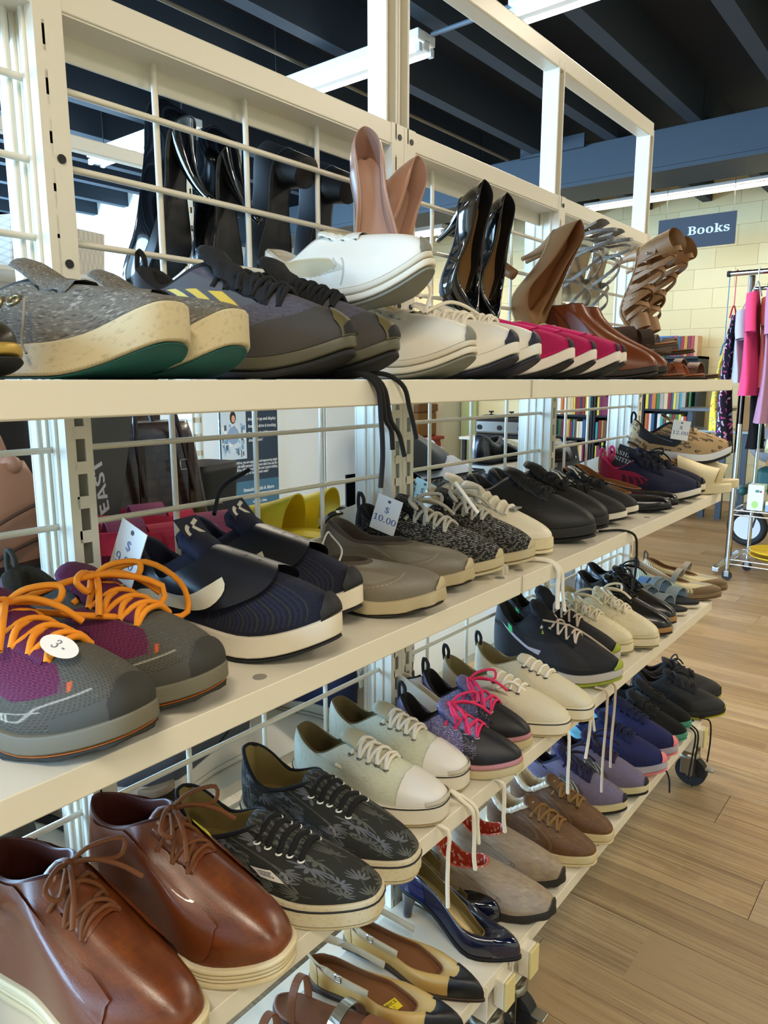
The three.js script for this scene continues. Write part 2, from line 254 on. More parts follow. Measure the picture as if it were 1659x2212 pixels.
function upperGeo(s) { const rows = []; for (let i = 0; i <= NV; i++) { const v = Math.pow(i / NV, 1.15), row = []; for (let j = 0; j <= NU; j++) row.push(s.surf(j / NU, v)); rows.push(row); } s.rows = rows; return grid(rows, true, (i, j) => [j / NU, Math.pow(i / NV, 1.15)]); }
function patchGeo(s, u0, u1, v0, v1, off = .0012, nu = 14, nv = 6) { // raised overlay that follows the upper; v0, v1 may be functions of 0..1
  const rows = []; for (let i = 0; i <= nv; i++) { const row = []; for (let j = 0; j <= nu; j++) { const f = j / nu, a = typeof v0 === 'function' ? v0(f) : v0, b = typeof v1 === 'function' ? v1(f) : v1, u = lerp(u0, u1, f), v = lerp(a, b, i / nv); row.push(s.surf(u, v).addScaledVector(s.nrm(u, v), off)); } rows.push(row); } return grid(rows);
}
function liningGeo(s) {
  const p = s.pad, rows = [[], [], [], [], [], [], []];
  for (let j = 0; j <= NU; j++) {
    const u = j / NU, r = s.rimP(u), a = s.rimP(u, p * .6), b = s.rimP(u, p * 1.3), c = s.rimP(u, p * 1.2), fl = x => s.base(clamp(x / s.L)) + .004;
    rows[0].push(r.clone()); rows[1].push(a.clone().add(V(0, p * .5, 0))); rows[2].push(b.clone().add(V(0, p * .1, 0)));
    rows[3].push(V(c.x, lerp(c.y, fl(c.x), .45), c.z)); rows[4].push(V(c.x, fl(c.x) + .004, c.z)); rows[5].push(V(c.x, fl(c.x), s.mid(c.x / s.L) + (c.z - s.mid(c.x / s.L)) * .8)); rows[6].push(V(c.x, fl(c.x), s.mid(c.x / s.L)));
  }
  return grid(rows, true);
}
function insoleGeo(s, x0 = .02, x1 = .6, k = .82, up = .006) { const rows = []; for (let i = 0; i <= 14; i++) { const x = lerp(x0, x1, i / 14), row = []; for (let j = -3; j <= 3; j++) row.push(V(x * s.L, s.base(x) + up + .002 * Math.abs(j), s.mid(x) + s.half(x) * k * j / 3)); rows.push(row); } return grid(rows); }
function soleGeo(s, f0, f1, off = 0, { bottom = false, top = false, scallop = 0, n = NU } = {}) {
  const Y = f => x => s.foot(x) + s.thick(x) * (typeof f === 'function' ? f(x) : f), y0 = Y(f0), y1 = Y(f1), list = [[-.004, y0, 0], [off - .0012, y0, .0015], [off + .0006, y0, .004], [off, y1, -.002], [off - .0015, y1, -.0004], [-.006, y1, 0]];
  const rows = list.map(([o, y, dy]) => { const row = []; for (let j = 0; j <= n; j++) { const u = j / n, [x, z, xf] = s.out(u, o + (scallop && o > 0 - .0013 && dy > 0 ? scallop * Math.sin(j * 1.6) : 0)); const th = Math.max(.0005, y1(xf) - y0(xf)); row.push(V(x, y(xf) + Math.sign(dy) * Math.min(Math.abs(dy), th * .3), z)); } return row; });
  const vv = [0, .02, .08, .92, .98, 1], gs = [grid(rows, true, (i, j) => [j / n, vv[i]])];
  const cap = y => { const rr = []; for (let i = 0; i <= n / 2; i++) { const [x0, z0, xf] = s.out(i / n, -.004), [x1, z1] = s.out(1 - i / n, -.004), row = []; for (let k = 0; k <= 2; k++) row.push(V(lerp(x0, x1, k / 2), y(xf), lerp(z0, z1, k / 2))); rr.push(row); } return grid(rr); };
  if (bottom) gs.push(cap(y0)); if (top) gs.push(cap(y1)); return merge(gs);
}
function ringsOn(s, list, R0, r) { return merge(list.map(([u, v]) => { const p = s.surf(u, v), n = s.nrm(u, v), g = new THREE.TorusGeometry(R0, r, 6, 16); g.applyQuaternion(new THREE.Quaternion().setFromUnitVectors(V(0, 0, 1), n)); p.addScaledVector(n, .0012); return g.translate(p.x, p.y, p.z); })); }
function capGeo(s, xc, off = .0014) { // toe cap: everything ahead of xc
  const u0 = uOf(xc), n = 26, at = u => { for (let v = 0; v <= 1; v += .01) if (s.surf(u, v).x < xc * s.L) return v; return 1; };
  return patchGeo(s, u0, 1 - u0, 0, f => at(lerp(u0, 1 - u0, f)), off, n, 7);
}
function heightAt(s, x, z) { // top of the upper at a plan position
  let best = -1; const rows = s.rows; let bd = 1e9;
  for (let i = 3; i <= NV; i++) for (let j = 0; j < NU; j++) { const p = rows[i][j], d = (p.x - x) ** 2 + (p.z - z) ** 2; if (d < bd) { bd = d; best = [i, j]; } }
  let w = 0, y = 0; const [bi, bj] = best; for (let i = Math.max(3, bi - 2); i <= Math.min(NV, bi + 2); i++) for (let j = bj - 2; j <= bj + 2; j++) { const p = rows[i][(j + NU) % NU], k = 1 / ((p.x - x) ** 2 + (p.z - z) ** 2 + 4e-6); w += k; y += k * p.y; } return y / w;
}
function tongueGeo(s, xa, xt, up, half, th = .005) { // hugs the instep, then stands up past the throat
  const rows = [], xr = s.rx1 * s.L + .002, m = s.mid(.5), wv = half * .82, t2 = th * .7;
  for (let i = 0; i <= 10; i++) { const f = i / 10, x = lerp(xa, xt, f) * s.L, ex = Math.max(0, s.rx1 * s.L - x), w = wv * (i === 10 ? .7 : 1), row = []; for (let k = 0; k <= 12; k++) { const a = k / 12 * 2 * Math.PI, z = w * Math.cos(a), y = (x > xr ? heightAt(s, x, m + z) : heightAt(s, xr, m + z * .6) - .004 * Math.cos(a) ** 2) + up * .55 * sstep(.35, 1, f) + ex * .1; row.push(V(x, y + .001 + t2 * Math.sin(a), m + z)); } rows.push(row); }
  rows.push(rows[10].map(() => rows[10].reduce((a, p) => a.add(p), V()).multiplyScalar(1 / 13))); return grid(rows, true);
}
function laceGeos(s, { xa = .52, xb = .74, n = 5, w = .024, r = .0023, style = 'cross', bow = 0, lift = .003 }) {
  const out = [], eyes = [], P = (x, z, up = 0) => V(x * s.L, heightAt(s, x * s.L, s.mid(x) + z) + lift + up, s.mid(x) + z), rows = [];
  for (let i = 0; i < n; i++) { const x = lerp(xa, xb, i / (n - 1)), ww = w * lerp(1, .82, i / (n - 1)); rows.push([x, ww]); for (const q of [-1, 1]) eyes.push(P(x, q * ww, -lift + .0006)); }
  for (let i = 0; i < n; i++) { const [x, ww] = rows[i]; if (style === 'bar' || i === n - 1) out.push(tube([P(x, -ww, -.002), P(x, -ww * .5, .002), P(x, 0, .0035), P(x, ww * .5, .002), P(x, ww, -.002)], r, 10, 5)); if (i < n - 1 && style === 'cross') { const [x2, w2] = rows[i + 1]; for (const q of [-1, 1]) out.push(tube([P(x, q * ww, -.002), P(lerp(x, x2, .3), q * ww * .5, .003), P(lerp(x, x2, .5), 0, q > 0 ? .006 : .003), P(lerp(x, x2, .75), -q * ww * .6, .003), P(x2, -q * w2, -.002)], r, 12, 5)); } }
  if (bow) { const c = P(xa - .01, 0, .008); for (const q of [-1, 1]) { out.push(tube([c, c.clone().add(V(.01, .012, q * .02 * bow)), c.clone().add(V(.03 * bow, .01, q * .05 * bow)), c.clone().add(V(.035 * bow, -.002, q * .04 * bow)), c.clone().add(V(.012, .002, q * .012)), c], r, 24, 5)); out.push(tube([c, c.clone().add(V(.02, .006, q * .012)), c.clone().add(V(.045 * bow, -.004, q * .03)), c.clone().add(V(.06 * bow, -.022, q * .045))], r, 16, 5)); } out.push(new THREE.SphereGeometry(r * 2.4, 8, 6).translate(c.x, c.y, c.z)); }
  return { laces: merge(out), eyes: merge(eyes.map(p => new THREE.TorusGeometry(.0038, .0013, 6, 12).rotateX(Math.PI / 2).translate(p.x, p.y, p.z))) };
}
function heelGeo(s, { topX = [.012, .2], tip = [.07, .012], tipR = .006, k = 2.2, n = 10 }) { // tapered heel under a raised seat
  const rows = [], cx0 = (topX[0] + topX[1]) / 2 * s.L, rx = (topX[1] - topX[0]) / 2 * s.L, rz = s.half(.13) * .92, yTop = s.foot(.1) - .0005;
  for (let i = 0; i <= n; i++) { const f = i / n, g = 1 - Math.pow(1 - f, k), cx = lerp(cx0, tip[0] * s.L, g), a = lerp(rx, tipR, g), b = lerp(rz, tipR, g), y = lerp(yTop, tip[1] - .012, f), row = []; for (let j = 0; j <= 18; j++) { const q = j / 18 * 2 * Math.PI, x = cx + a * Math.cos(q); row.push(V(x, i === 0 ? s.foot(clamp(x / s.L)) + .001 : y, b * Math.sin(q))); } rows.push(row); }
  rows.push(rows[n].map(() => V(tip[0] * s.L, tip[1] - .012, 0))); return grid(rows, true);
}
// paint an upper: helpers work in (x along the shoe, v up the side), mirrored on both sides
function paintTex(base, draw, w = 512, h = 192) {
  return canvasTex(w, h, (x) => {
    x.fillStyle = base; x.fillRect(0, 0, w, h);
    const pt = (xf, v, side) => [(side > 0 ? uOf(xf) : 1 - uOf(xf)) * w, (1 - v) * h];
    const api = { x, w, h, pt, poly(col, pts, sides = [1, -1], stroke) { for (const sd of sides) { x.beginPath(); pts.forEach(([a, b], i) => { const q = pt(a, b, sd); i ? x.lineTo(...q) : x.moveTo(...q); }); if (stroke) { x.lineWidth = stroke; x.strokeStyle = col; x.stroke(); } else { x.closePath(); x.fillStyle = col; x.fill(); } } }, curve(col, pts, lw, dash, sides = [1, -1]) { for (const sd of sides) { x.beginPath(); x.setLineDash(dash || []); const c = new THREE.CatmullRomCurve3(pts.map(p => V(p[0], p[1], 0))); for (let i = 0; i <= 40; i++) { const p = c.getPoint(i / 40), q = pt(p.x, p.y, sd); i ? x.lineTo(...q) : x.moveTo(...q); } x.lineWidth = lw; x.strokeStyle = col; x.stroke(); x.setLineDash([]); } }, noise(n, cols, a, b, seed) { speckle(x, w, h, n, cols, a, b, seed); } };
    draw(api);
  });
}
function place(g, s, toe, Y, theta, tilt = 0, roll = 0) { // toe tip at world (x, z), heading theta degrees from +z towards +x
  const th = R(theta), d = V(Math.sin(th), 0, Math.cos(th)); g.rotation.order = 'YZX'; g.rotation.set(R(roll), th - Math.PI / 2, R(tilt));
  g.position.set(toe[0] - d.x * s.L * Math.cos(R(tilt)), Y, toe[1] - d.z * s.L * Math.cos(R(tilt))); g.updateMatrixWorld(true);
}
function pose(g, anchorLocal, world, toeDir, upDir) { // free pose: local x along toeDir, local y near upDir
  const x = V(...toeDir).normalize(), y = V(...upDir); y.addScaledVector(x, -y.dot(x)).normalize(); const z = V().crossVectors(x, y);
  g.quaternion.setFromRotationMatrix(new THREE.Matrix4().makeBasis(x, y, z)); g.position.set(...world).sub(anchorLocal.clone().applyQuaternion(g.quaternion)); g.updateMatrixWorld(true);
}
function hang(g, name, pts, r, m, label) { const q = pts.map(p => g.worldToLocal(V(...p))); return part(g, name, tube(q, r, 24, 6), m, label); }
function tagOn(g, pos, w, h, rot, text, col = '#ece9e3', ink = '#35407c') { // little hanging card, local position and rotation
  const t = canvasTex(64, 96, (x, a, b) => { x.fillStyle = col; x.fillRect(0, 0, a, b); x.fillStyle = '#4a4a4a'; x.beginPath(); x.arc(32, 12, 4, 0, 7); x.fill(); x.fillStyle = ink; x.font = '24px serif'; x.textAlign = 'center'; text.split('\n').forEach((l, i) => x.fillText(l, 32, 44 + i * 26)); });
  const gm = new RoundedBoxGeometry(w, h, .0012, 2, .0005), m = part(g, 'price_tag', gm, mat('#ffffff', .6, 0, { map: t }), 'handwritten paper price tag'); m.position.set(...pos); m.rotation.set(...rot); return m;
}
// one shoe from a recipe
function buildShoe(o, hand) {
  const s = shape({ ...o.s, hand }), g = thing(o.name, (o.single ? '' : hand > 0 ? 'right ' : 'left ') + o.label, o.cat || 'shoe', o.single ? undefined : o.label);
  const m = o.m; g.userData.shape = undefined; delete g.userData.shape;
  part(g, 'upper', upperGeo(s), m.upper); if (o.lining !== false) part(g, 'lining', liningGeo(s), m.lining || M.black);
  if (m.insole) part(g, 'insole', insoleGeo(s, .03, s.rx1 + .08, .72), m.insole);
  for (const l of o.sole || [{ n: 'midsole', f: [.25, 1], m: m.sole }, { n: 'outsole', f: [0, .25], m: m.outsole || m.sole, bottom: 1 }]) part(g, l.n, soleGeo(s, l.f[0], l.f[1], l.off ?? .003, { bottom: l.bottom, top: l.top, scallop: l.scallop }), l.m);
  for (const p of o.patches || []) part(g, p.n, patchGeo(s, ...p.r), p.m);
  if (o.heel) part(g, 'heel', heelGeo(s, o.heel), o.heel.m);
  if (o.tongue) part(g, 'tongue', tongueGeo(s, ...o.tongue), m.tongue || m.upper);
  if (o.lace) { const { laces, eyes } = laceGeos(s, o.lace); part(g, 'laces', laces, m.lace); if (m.eye) part(g, 'eyelets', eyes, m.eye); }
  if (o.tab) part(g, 'heel_tab', tube([s.surf(0, .75).add(V(-.001, 0, 0)), s.rimP(0).add(V(-.006, .012, 0)), s.rimP(0).add(V(-.003, .024, 0)), s.rimP(0).add(V(.006, .014, 0)), s.rimP(0).add(V(.006, -.005, 0))], .0034, 16, 6), o.tab);
  o.extra?.(g, s, hand); return [g, s];
}
function pair(o, Y, list) { // list: [toeX, toeZ, heading, tilt, hand]
  return list.map(([x, z, th, tilt = 0, hd, dy = 0], i) => { const [g, s] = buildShoe(o, hd ?? (i ? 1 : -1)); place(g, s, [x, z], Y + .0005 + dy, th, tilt); return [g, s]; });
}
const soft = (c, k = 'weave', r = .85, e = {}) => mat(c, r, 0, { ...bumped(k), ...e });
const tex = (t, k, r = .85, e = {}) => mat('#ffffff', r, 0, { map: t, ...(k ? bumped(k) : {}), ...e });
const leather = (c, r = .4, e = {}) => mat(c, r, 0, { ...bumped('leather'), ...e });
const patent = c => mat(c, .12, 0, { clearcoat: 1, clearcoatRoughness: .04 });
// ---------------------------------------------------------------- shoes on the top shelf
const cream = mat('#d8cba8', .7), offwhite = mat('#e4dfd2', .65), blk = mat('#131315', .75), blkLace = mat('#0d0d0e', .9), whtLace = mat('#e6dfce', .9);
{ // frayed grey canvas
  const t = paintTex('#6c675c', a => { a.noise(5200, ['#8b877c', '#565249', '#77726a', '#4a4740', '#a09c92'], 1, 4, 21); const r = rng(4); a.x.lineWidth = 1; for (let i = 0; i < 420; i++) { a.x.strokeStyle = ['rgba(190,186,176,.5)', 'rgba(60,57,52,.5)'][i % 2]; const q = r() * a.w, y = r() * a.h; a.x.beginPath(); a.x.moveTo(q, y); a.x.lineTo(q + 14 * (r() - .5), y + 18 * (r() - .5)); a.x.stroke(); } a.curve('#b3aea2', [[.3, .98], [.45, .7], [.56, .62], [.62, .9]], 4, [2, 3]); });
  const fox = canvasTex(256, 64, (x, w, h) => { x.fillStyle = '#cfc19c'; x.fillRect(0, 0, w, h); speckle(x, w, h, 200, ['rgba(120,104,76,.12)', 'rgba(160,144,110,.16)', 'rgba(90,80,60,.08)'], 2, 6, 9); x.strokeStyle = 'rgba(150,130,95,.25)'; for (let i = -64; i < 256; i += 4) { x.beginPath(); x.moveTo(i, 64); x.lineTo(i + 40, 0); x.stroke(); } });
  const rub = mat('#ffffff', .7, 0, { map: rep(fox, 3, 1) });
  const o = { name: 'canvas_sneaker', label: 'frayed grey canvas sneaker without laces on a thick cream sole', s: { L: .29, W: .112, rt: .3, et: .45, tw: .9, th: .03, tf: .032, edge: .006, spring: .03, rx1: .5, rim: [.06, .05, .062], toeH: .012, k2: .36, ank: 0 }, m: { upper: tex(t, 'weave'), lining: soft('#3d3e42'), insole: mat('#514c44', .9), tongue: tex(t, 'weave') },
    sole: [{ n: 'outsole', f: [0, .07], m: mat('#0f5f5c', .6), bottom: 1, off: .001 }, { n: 'foxing', f: [.06, 1], m: rub, off: .004 }], tongue: [.66, .38, .03, .03],
    extra(g, s) { for (const sd of [0, 1]) part(g, 'eyelets', ringsOn(s, [[.19, .9], [.235, .84], [.275, .8], [.315, .8]].map(([u, v]) => [sd ? 1 - u : u, v]), .0058, .002), mat('#a69a78', .35, .8)); part(g, 'loose_thread', tube([V(.6 * s.L, .07, .052), V(.62 * s.L, .05, .06), V(.61 * s.L, .03, .061), V(.63 * s.L, .022, .062)], .0012, 14, 5), mat('#8d8778', .9)); } };
  pair(o, TOP, [[.392, .30, 12], [.487, .285, 15]]);
}
{ const o = { name: 'dress_shoe', label: 'black shoe with a gold edged toe at the end of the shelf', single: 1, s: { L: .28, W: .1, th: .02, tf: .014, rim: [.06, .045, .06], toeH: .04 }, m: { upper: leather('#2a2418', .35), sole: mat('#b99a4c', .4, .4), outsole: blk } }; pair(o, TOP, [[.252, .285, 12]]); }
{ // black and grey basketball shoe with gold stripes
  const t = paintTex('#4c4850', a => {
    a.noise(3600, ['#57535c', '#413e45', '#5f5a60', '#38353b'], 1, 3, 31); a.poly('#141317', [[0, 0], [0, 1], [.45, 1], [.3, .4], [.12, 0]]); a.poly('#54565b', [[.5, 1], [.8, 1], [.93, .62], [.74, .58], [.6, .76]]); a.curve('#26262a', [[.2, .7], [.4, .5], [.6, .36], [.76, .5]], 2, [4, 3]);
    a.poly('#3d3935', [[.55, 0], [.62, .28], [.8, .4], [1, .42], [1, 0]]); for (let k = 0; k < 3; k++) { const x0 = .44 + k * .12, y0 = .9 - k * .08; a.poly(k ? '#d8ba4e' : '#dfcf74', [[x0 - .02, y0 - .26], [x0 + .06, y0 - .26], [x0 + .12, y0 + .03], [x0 + .045, y0 + .06]]); }
  });
  const o = { name: 'basketball_shoe', label: 'grey and black basketball shoe with three gold stripes and black laces', s: { L: .305, W: .108, th: .028, tf: .024, spring: .026, rx1: .42, rim: [.1, .09, .108], toeH: .05, rw: .3, bulge: .006, pad: .012 }, m: { upper: tex(t, 'weave', .7), lining: soft('#131316', 'mesh'), tongue: soft('#141416', 'mesh'), lace: blkLace, sole: mat('#4a443b', .45), outsole: blk },
    sole: [{ n: 'outsole', f: [0, .35], m: blk, bottom: 1, off: .002 }, { n: 'midsole', f: [.35, 1], m: mat('#54503f', .4), off: .003 }], patches: [{ n: 'toe_bumper', r: [.455, .545, 0, f => .22 + .14 * Math.sin(f * Math.PI), .003], m: mat('#5c5334', .4) }, { n: 'toe_bumper', r: [.462, .538, .02, f => .1 + .06 * Math.sin(f * Math.PI), .0042], m: blk }], tongue: [.7, .36, .035, .033, .008], lace: { xa: .46, xb: .74, n: 6, w: .029, r: .0036 }, tab: blkLace };
  const [[a], [b]] = pair(o, TOP, [[.628, .302, 14], [.724, .297, 12]]);
  const z = .303;
  for (const [dx, len, e] of [[0, .13, 0], [.012, .095, .02], [.006, .085, .01]]) hang(b, 'laces', [[.66 + dx, 1.276, .25], [.665 + dx, 1.275, .293], [.672 + dx, 1.262, z + .003], [.68 + dx * 1.6, 1.22, z + .003], [.684 + dx * 2 + e * .4, 1.27 - len * .7, z + .002], [.68 + dx * 2.3 + e, 1.27 - len, z + .002]], .0032, blkLace);
  hang(a, 'laces', [[.70, 1.276, .25], [.71, 1.276, .29], [.722, 1.262, z + .004], [.735, 1.235, z + .004], [.742, 1.218, z + .004], [.75, 1.196, z + .004]], .003, blkLace);
}
{ // white walking shoes, one lying on the other
  const t = paintTex('#e6dfcf', a => { a.poly('#cdb98d', [[.2, .35], [.2, .95], [.5, .98], [.66, .62], [.6, .38], [.4, .3]]); const r = rng(6); a.x.fillStyle = '#8d7f60'; for (let i = 0; i < 60; i++) for (let j = 0; j < 24; j++) { const q = [.2 + i / 60 * .45, .32 + j / 24 * .65]; if (q[1] > .9 - (q[0] - .5) * 2.2 && q[0] > .5) continue; for (const sd of [1, -1]) { const p = a.pt(q[0], q[1], sd); a.x.fillRect(p[0], p[1], 1.6, 1.8); } } a.curve('#a79e8a', [[.3, .28], [.45, .3], [.58, .36], [.68, .6]], 2.5, [4, 2]); a.curve('#b4ab98', [[.58, .05], [.64, .3], [.72, .55]], 2); });
  const o = { name: 'walking_shoe', label: 'white leather walking shoe with a mesh side panel and grey tread', s: { L: .285, W: .108, th: .034, tf: .026, spring: .03, rx1: .46, rim: [.07, .055, .075], toeH: .05, bulge: .006 }, m: { upper: tex(t, null, .5), lining: soft('#cfc8b8', 'mesh'), sole: mat('#d9d0bb', .55), outsole: mat('#77776a', .7) }, sole: [{ n: 'outsole', f: [0, .22], m: mat('#7d7d70', .7), bottom: 1, off: .002 }, { n: 'midsole', f: [.22, .62], m: mat('#ded6c4', .55), off: .004 }, { n: 'midsole', f: [.62, 1], m: mat('#d5ccb8', .55), off: .0022 }], patches: [{ n: 'toe_bumper', r: [.46, .54, 0, f => .08 + .16 * Math.sin(f * Math.PI), .002], m: mat('#7d7d70', .7) }], tongue: [.66, .4, .012, .028] };
  pair(o, TOP, [[.888, .297, 0]]);
  const [g2, s2] = buildShoe({ ...o, m: { ...o.m }, label: 'white walking shoe lying on top of its partner' }, 1); place(g2, s2, [.822, .285], TOP + .082, 4, 6, 6);
}
{ // white runners with navy tread
  const t = paintTex('#e6e1d4', a => { a.curve('#a8a496', [[.3, .95], [.5, .5], [.7, .42]], 2, [3, 2]); a.poly('#c9c6ba', [[.3, .9], [.46, .96], [.6, .55], [.5, .42]]); a.poly('#4f97a6', [[.2, .5], [.3, .78], [.36, .62]]); a.x.fillStyle = '#5b5a55'; a.x.font = '14px sans-serif'; a.x.fillText('runit', ...a.pt(.42, .5, 1)); });
  const navy = mat('#12142b', .6);
  const o = { name: 'running_shoe', label: 'white leather running shoe with loose white laces and navy tread', s: { L: .285, W: .108, th: .034, tf: .028, spring: .03, rx1: .45, rim: [.068, .054, .078], toeH: .048, bulge: .006 }, m: { upper: tex(t, 'leather', .5), lining: soft('#b9b8b0', 'mesh'), lace: whtLace, sole: offwhite, outsole: navy }, sole: [{ n: 'outsole', f: [0, .3], m: navy, bottom: 1, off: .003 }, { n: 'midsole', f: [.3, 1], m: offwhite, off: .004 }], patches: [{ n: 'toe_bumper', r: [.44, .56, 0, f => .07 + .17 * Math.sin(f * Math.PI), .0028], m: navy }], tongue: [.7, .36, .022, .028], lace: { xa: .48, xb: .72, n: 5, w: .026, r: .0032 } };
  const [[a]] = pair(o, TOP, [[1.022, .292, 3], [1.098, .297, 6]]);
  hang(a, 'laces', [[.985, 1.375, .15], [1.01, 1.42, .14], [1.0, 1.44, .12], [.985, 1.40, .14]], .0034, whtLace); hang(a, 'laces', [[.985, 1.378, .15], [1.03, 1.395, .17], [1.09, 1.375, .19], [1.115, 1.35, .2]], .003, whtLace);
}
{ // pink knit slip-ons
  const t = paintTex('#c8105f', a => { a.noise(2600, ['#d81a6d', '#b50a52', '#e02a7c'], 1, 3, 41); a.poly('#d40a68', [[.3, .55], [.5, 1], [.66, .8], [.6, .5]]); a.x.fillStyle = '#8f0742'; for (let i = 0; i < 34; i++) for (let j = 0; j < 16; j++) { const q = [.64 + i / 34 * .34, .12 + j / 16 * .6]; for (const sd of [1, -1]) { const p = a.pt(q[0], q[1], sd); a.x.fillRect(p[0], p[1], 2, 3); } } });
  const o = { name: 'slip_on_sneaker', label: 'hot pink knit slip-on sneaker with a white sole', s: { L: .265, W: .098, th: .036, tf: .026, spring: .03, rx1: .44, rim: [.058, .045, .08], toeH: .04 }, m: { upper: tex(t, 'knit', .8), lining: soft('#bfae8e'), insole: mat('#c9b999', .9) }, sole: [{ n: 'outsole', f: [0, .2], m: blk, bottom: 1, off: .003 }, { n: 'midsole', f: [.2, 1], m: mat('#e6dcd2', .55), off: .004 }], patches: [{ n: 'toe_bumper', r: [.468, .532, 0, f => .05 + .2 * Math.sin(f * Math.PI), .003], m: blk }], extra(g, s) { part(g, 'elastic_band', patchGeo(s, .36, .64, .62, .98, .0018), mat('#d6086c', .7)); part(g, 'heel_tab', patchGeo(s, -.05, .05, .5, 1.0, .002, 8, 4), mat('#bfae8e', .9)); } };
  pair(o, TOP, [[1.222, .293, 3], [1.33, .293, 5]]); pair({ ...o, label: 'hot pink knit slip-on sneaker beside the brown ankle boot' }, TOP, [[1.438, .293, 5], [1.5, .285, 6]]);
}
{ // brown ankle boots
  const o = { name: 'ankle_boot', label: 'brown leather ankle boot with elastic side panel', cat: 'boot', s: { L: .285, W: .1, th: .03, tf: .02, spring: .012, rx0: .04, rx1: .4, rw: .36, raw: 1, ank: .9, rim: [.142, .14, .145], toeH: .07, k2: .4 }, m: { upper: leather('#6e3512', .35), lining: mat('#4a2a14', .8), sole: mat('#2a241f', .7) }, patches: [{ n: 'elastic_panel', r: [.1, .17, .3, .98, .0012, 10, 8], m: soft('#6a2f0e', 'knit') }, { n: 'elastic_panel', r: [.83, .9, .3, .98, .0012, 10, 8], m: soft('#6a2f0e', 'knit') }], extra(g, s) { part(g, 'heel_tab', box(.016, .022, .014, .018, s.base(0) + .146, 0), mat('#a08a62', .8)); part(g, 'seam', tube([s.surf(.19, .98), s.surf(.2, .6), s.surf(.215, .3), s.surf(.22, .05)].map(p => p.add(V(0, 0, .0015))), .0009, 16, 4), mat('#40200c', .8)); } };
  pair(o, TOP, [[1.69, .285, 6], [1.80, .275, 6]]);
}
// flat sandals: footbed, heel block and crossing straps
function sandal(o, hand) {
  const s = shape({ th: .016, tf: .012, spring: .004, rx1: .5, ...o.s, hand }), g = thing(o.name || 'sandal', (o.single ? '' : hand > 0 ? 'right ' : 'left ') + o.label, 'sandal', o.single ? undefined : o.label);
  part(g, 'sole', soleGeo(s, 0, .55, .001, { bottom: 1 }), o.m.sole); part(g, 'footbed', soleGeo(s, .55, 1, -.001, { top: 1 }), o.m.bed);
  if (o.heel) part(g, 'heel', heelGeo(s, o.heel), o.heel.m || o.m.sole);
  for (const [xa, xb, up, w, lean = 0, m2] of o.straps) { // strap from the +z edge at xa over the foot to the -z edge at xb
    const pts = []; for (let i = 0; i <= 8; i++) { const f = i / 8, x = lerp(xa, xb, f), a = f * Math.PI; pts.push(V((x + lean * Math.sin(a)) * s.L, s.base(x) - .006 + up * Math.pow(Math.sin(a), .7), s.mid(x) + (s.half(x) - .002) * Math.cos(a))); }
    part(g, 'strap', ribbon(pts, w, .0028, p => V(0, (p.y - s.base(p.x / s.L)) * 1.2 + .004, p.z), 18), m2 || o.m.strap);
  }
  o.extra?.(g, s); return [g, s];
}
{
  const brn = leather('#5a2f14', .5), m = { sole: mat('#3d2617', .7), bed: leather('#6f4018', .55), strap: brn };
  const put = (label, x, z, th, dy, tilt, o = {}) => { const [g, s] = sandal({ label, single: 1, s: { L: .255, W: .095, ...o.s }, m: { ...m, ...o.m }, straps: o.straps || [[.72, .78, .04, .03], [.55, .62, .05, .022], [.2, .2, .07, .016]] }, 1); place(g, s, [x, z], TOP + .0005 + dy, th, tilt); return [g, s]; };
  put('brown leather sandal lying next to the brown ankle boot', 1.91, .285, 10, 0, 0, { m: { bed: leather('#8a4a1c', .5) } });
  put('brown slide sandal with a woven braided strap piled on top', 1.93, .25, 40, .062, 4, { s: { L: .27 }, straps: [[.5, .5, .05, .05], [.68, .7, .042, .03]], m: { strap: soft('#4d3320', 'knit'), bed: leather('#8f5022', .5) } });
  put('orange brown leather sandal with crossing straps under the pile', 2.06, .29, 8, 0, 0, { m: { bed: leather('#9a4e1e', .5), strap: leather('#8a4218', .5) }, straps: [[.6, .8, .035, .018], [.8, .6, .038, .018]] });
  put('dark brown flat sandal at the shelf end beside floral clothes', 2.18, .295, 10, 0, 0, { m: { bed: leather('#5c3a20', .6) } });
  put('flat brown sandal with beaded strap resting on another sandal', 2.09, .25, 14, .058, 2, { m: { strap: soft('#a08468', 'knit') } });
}
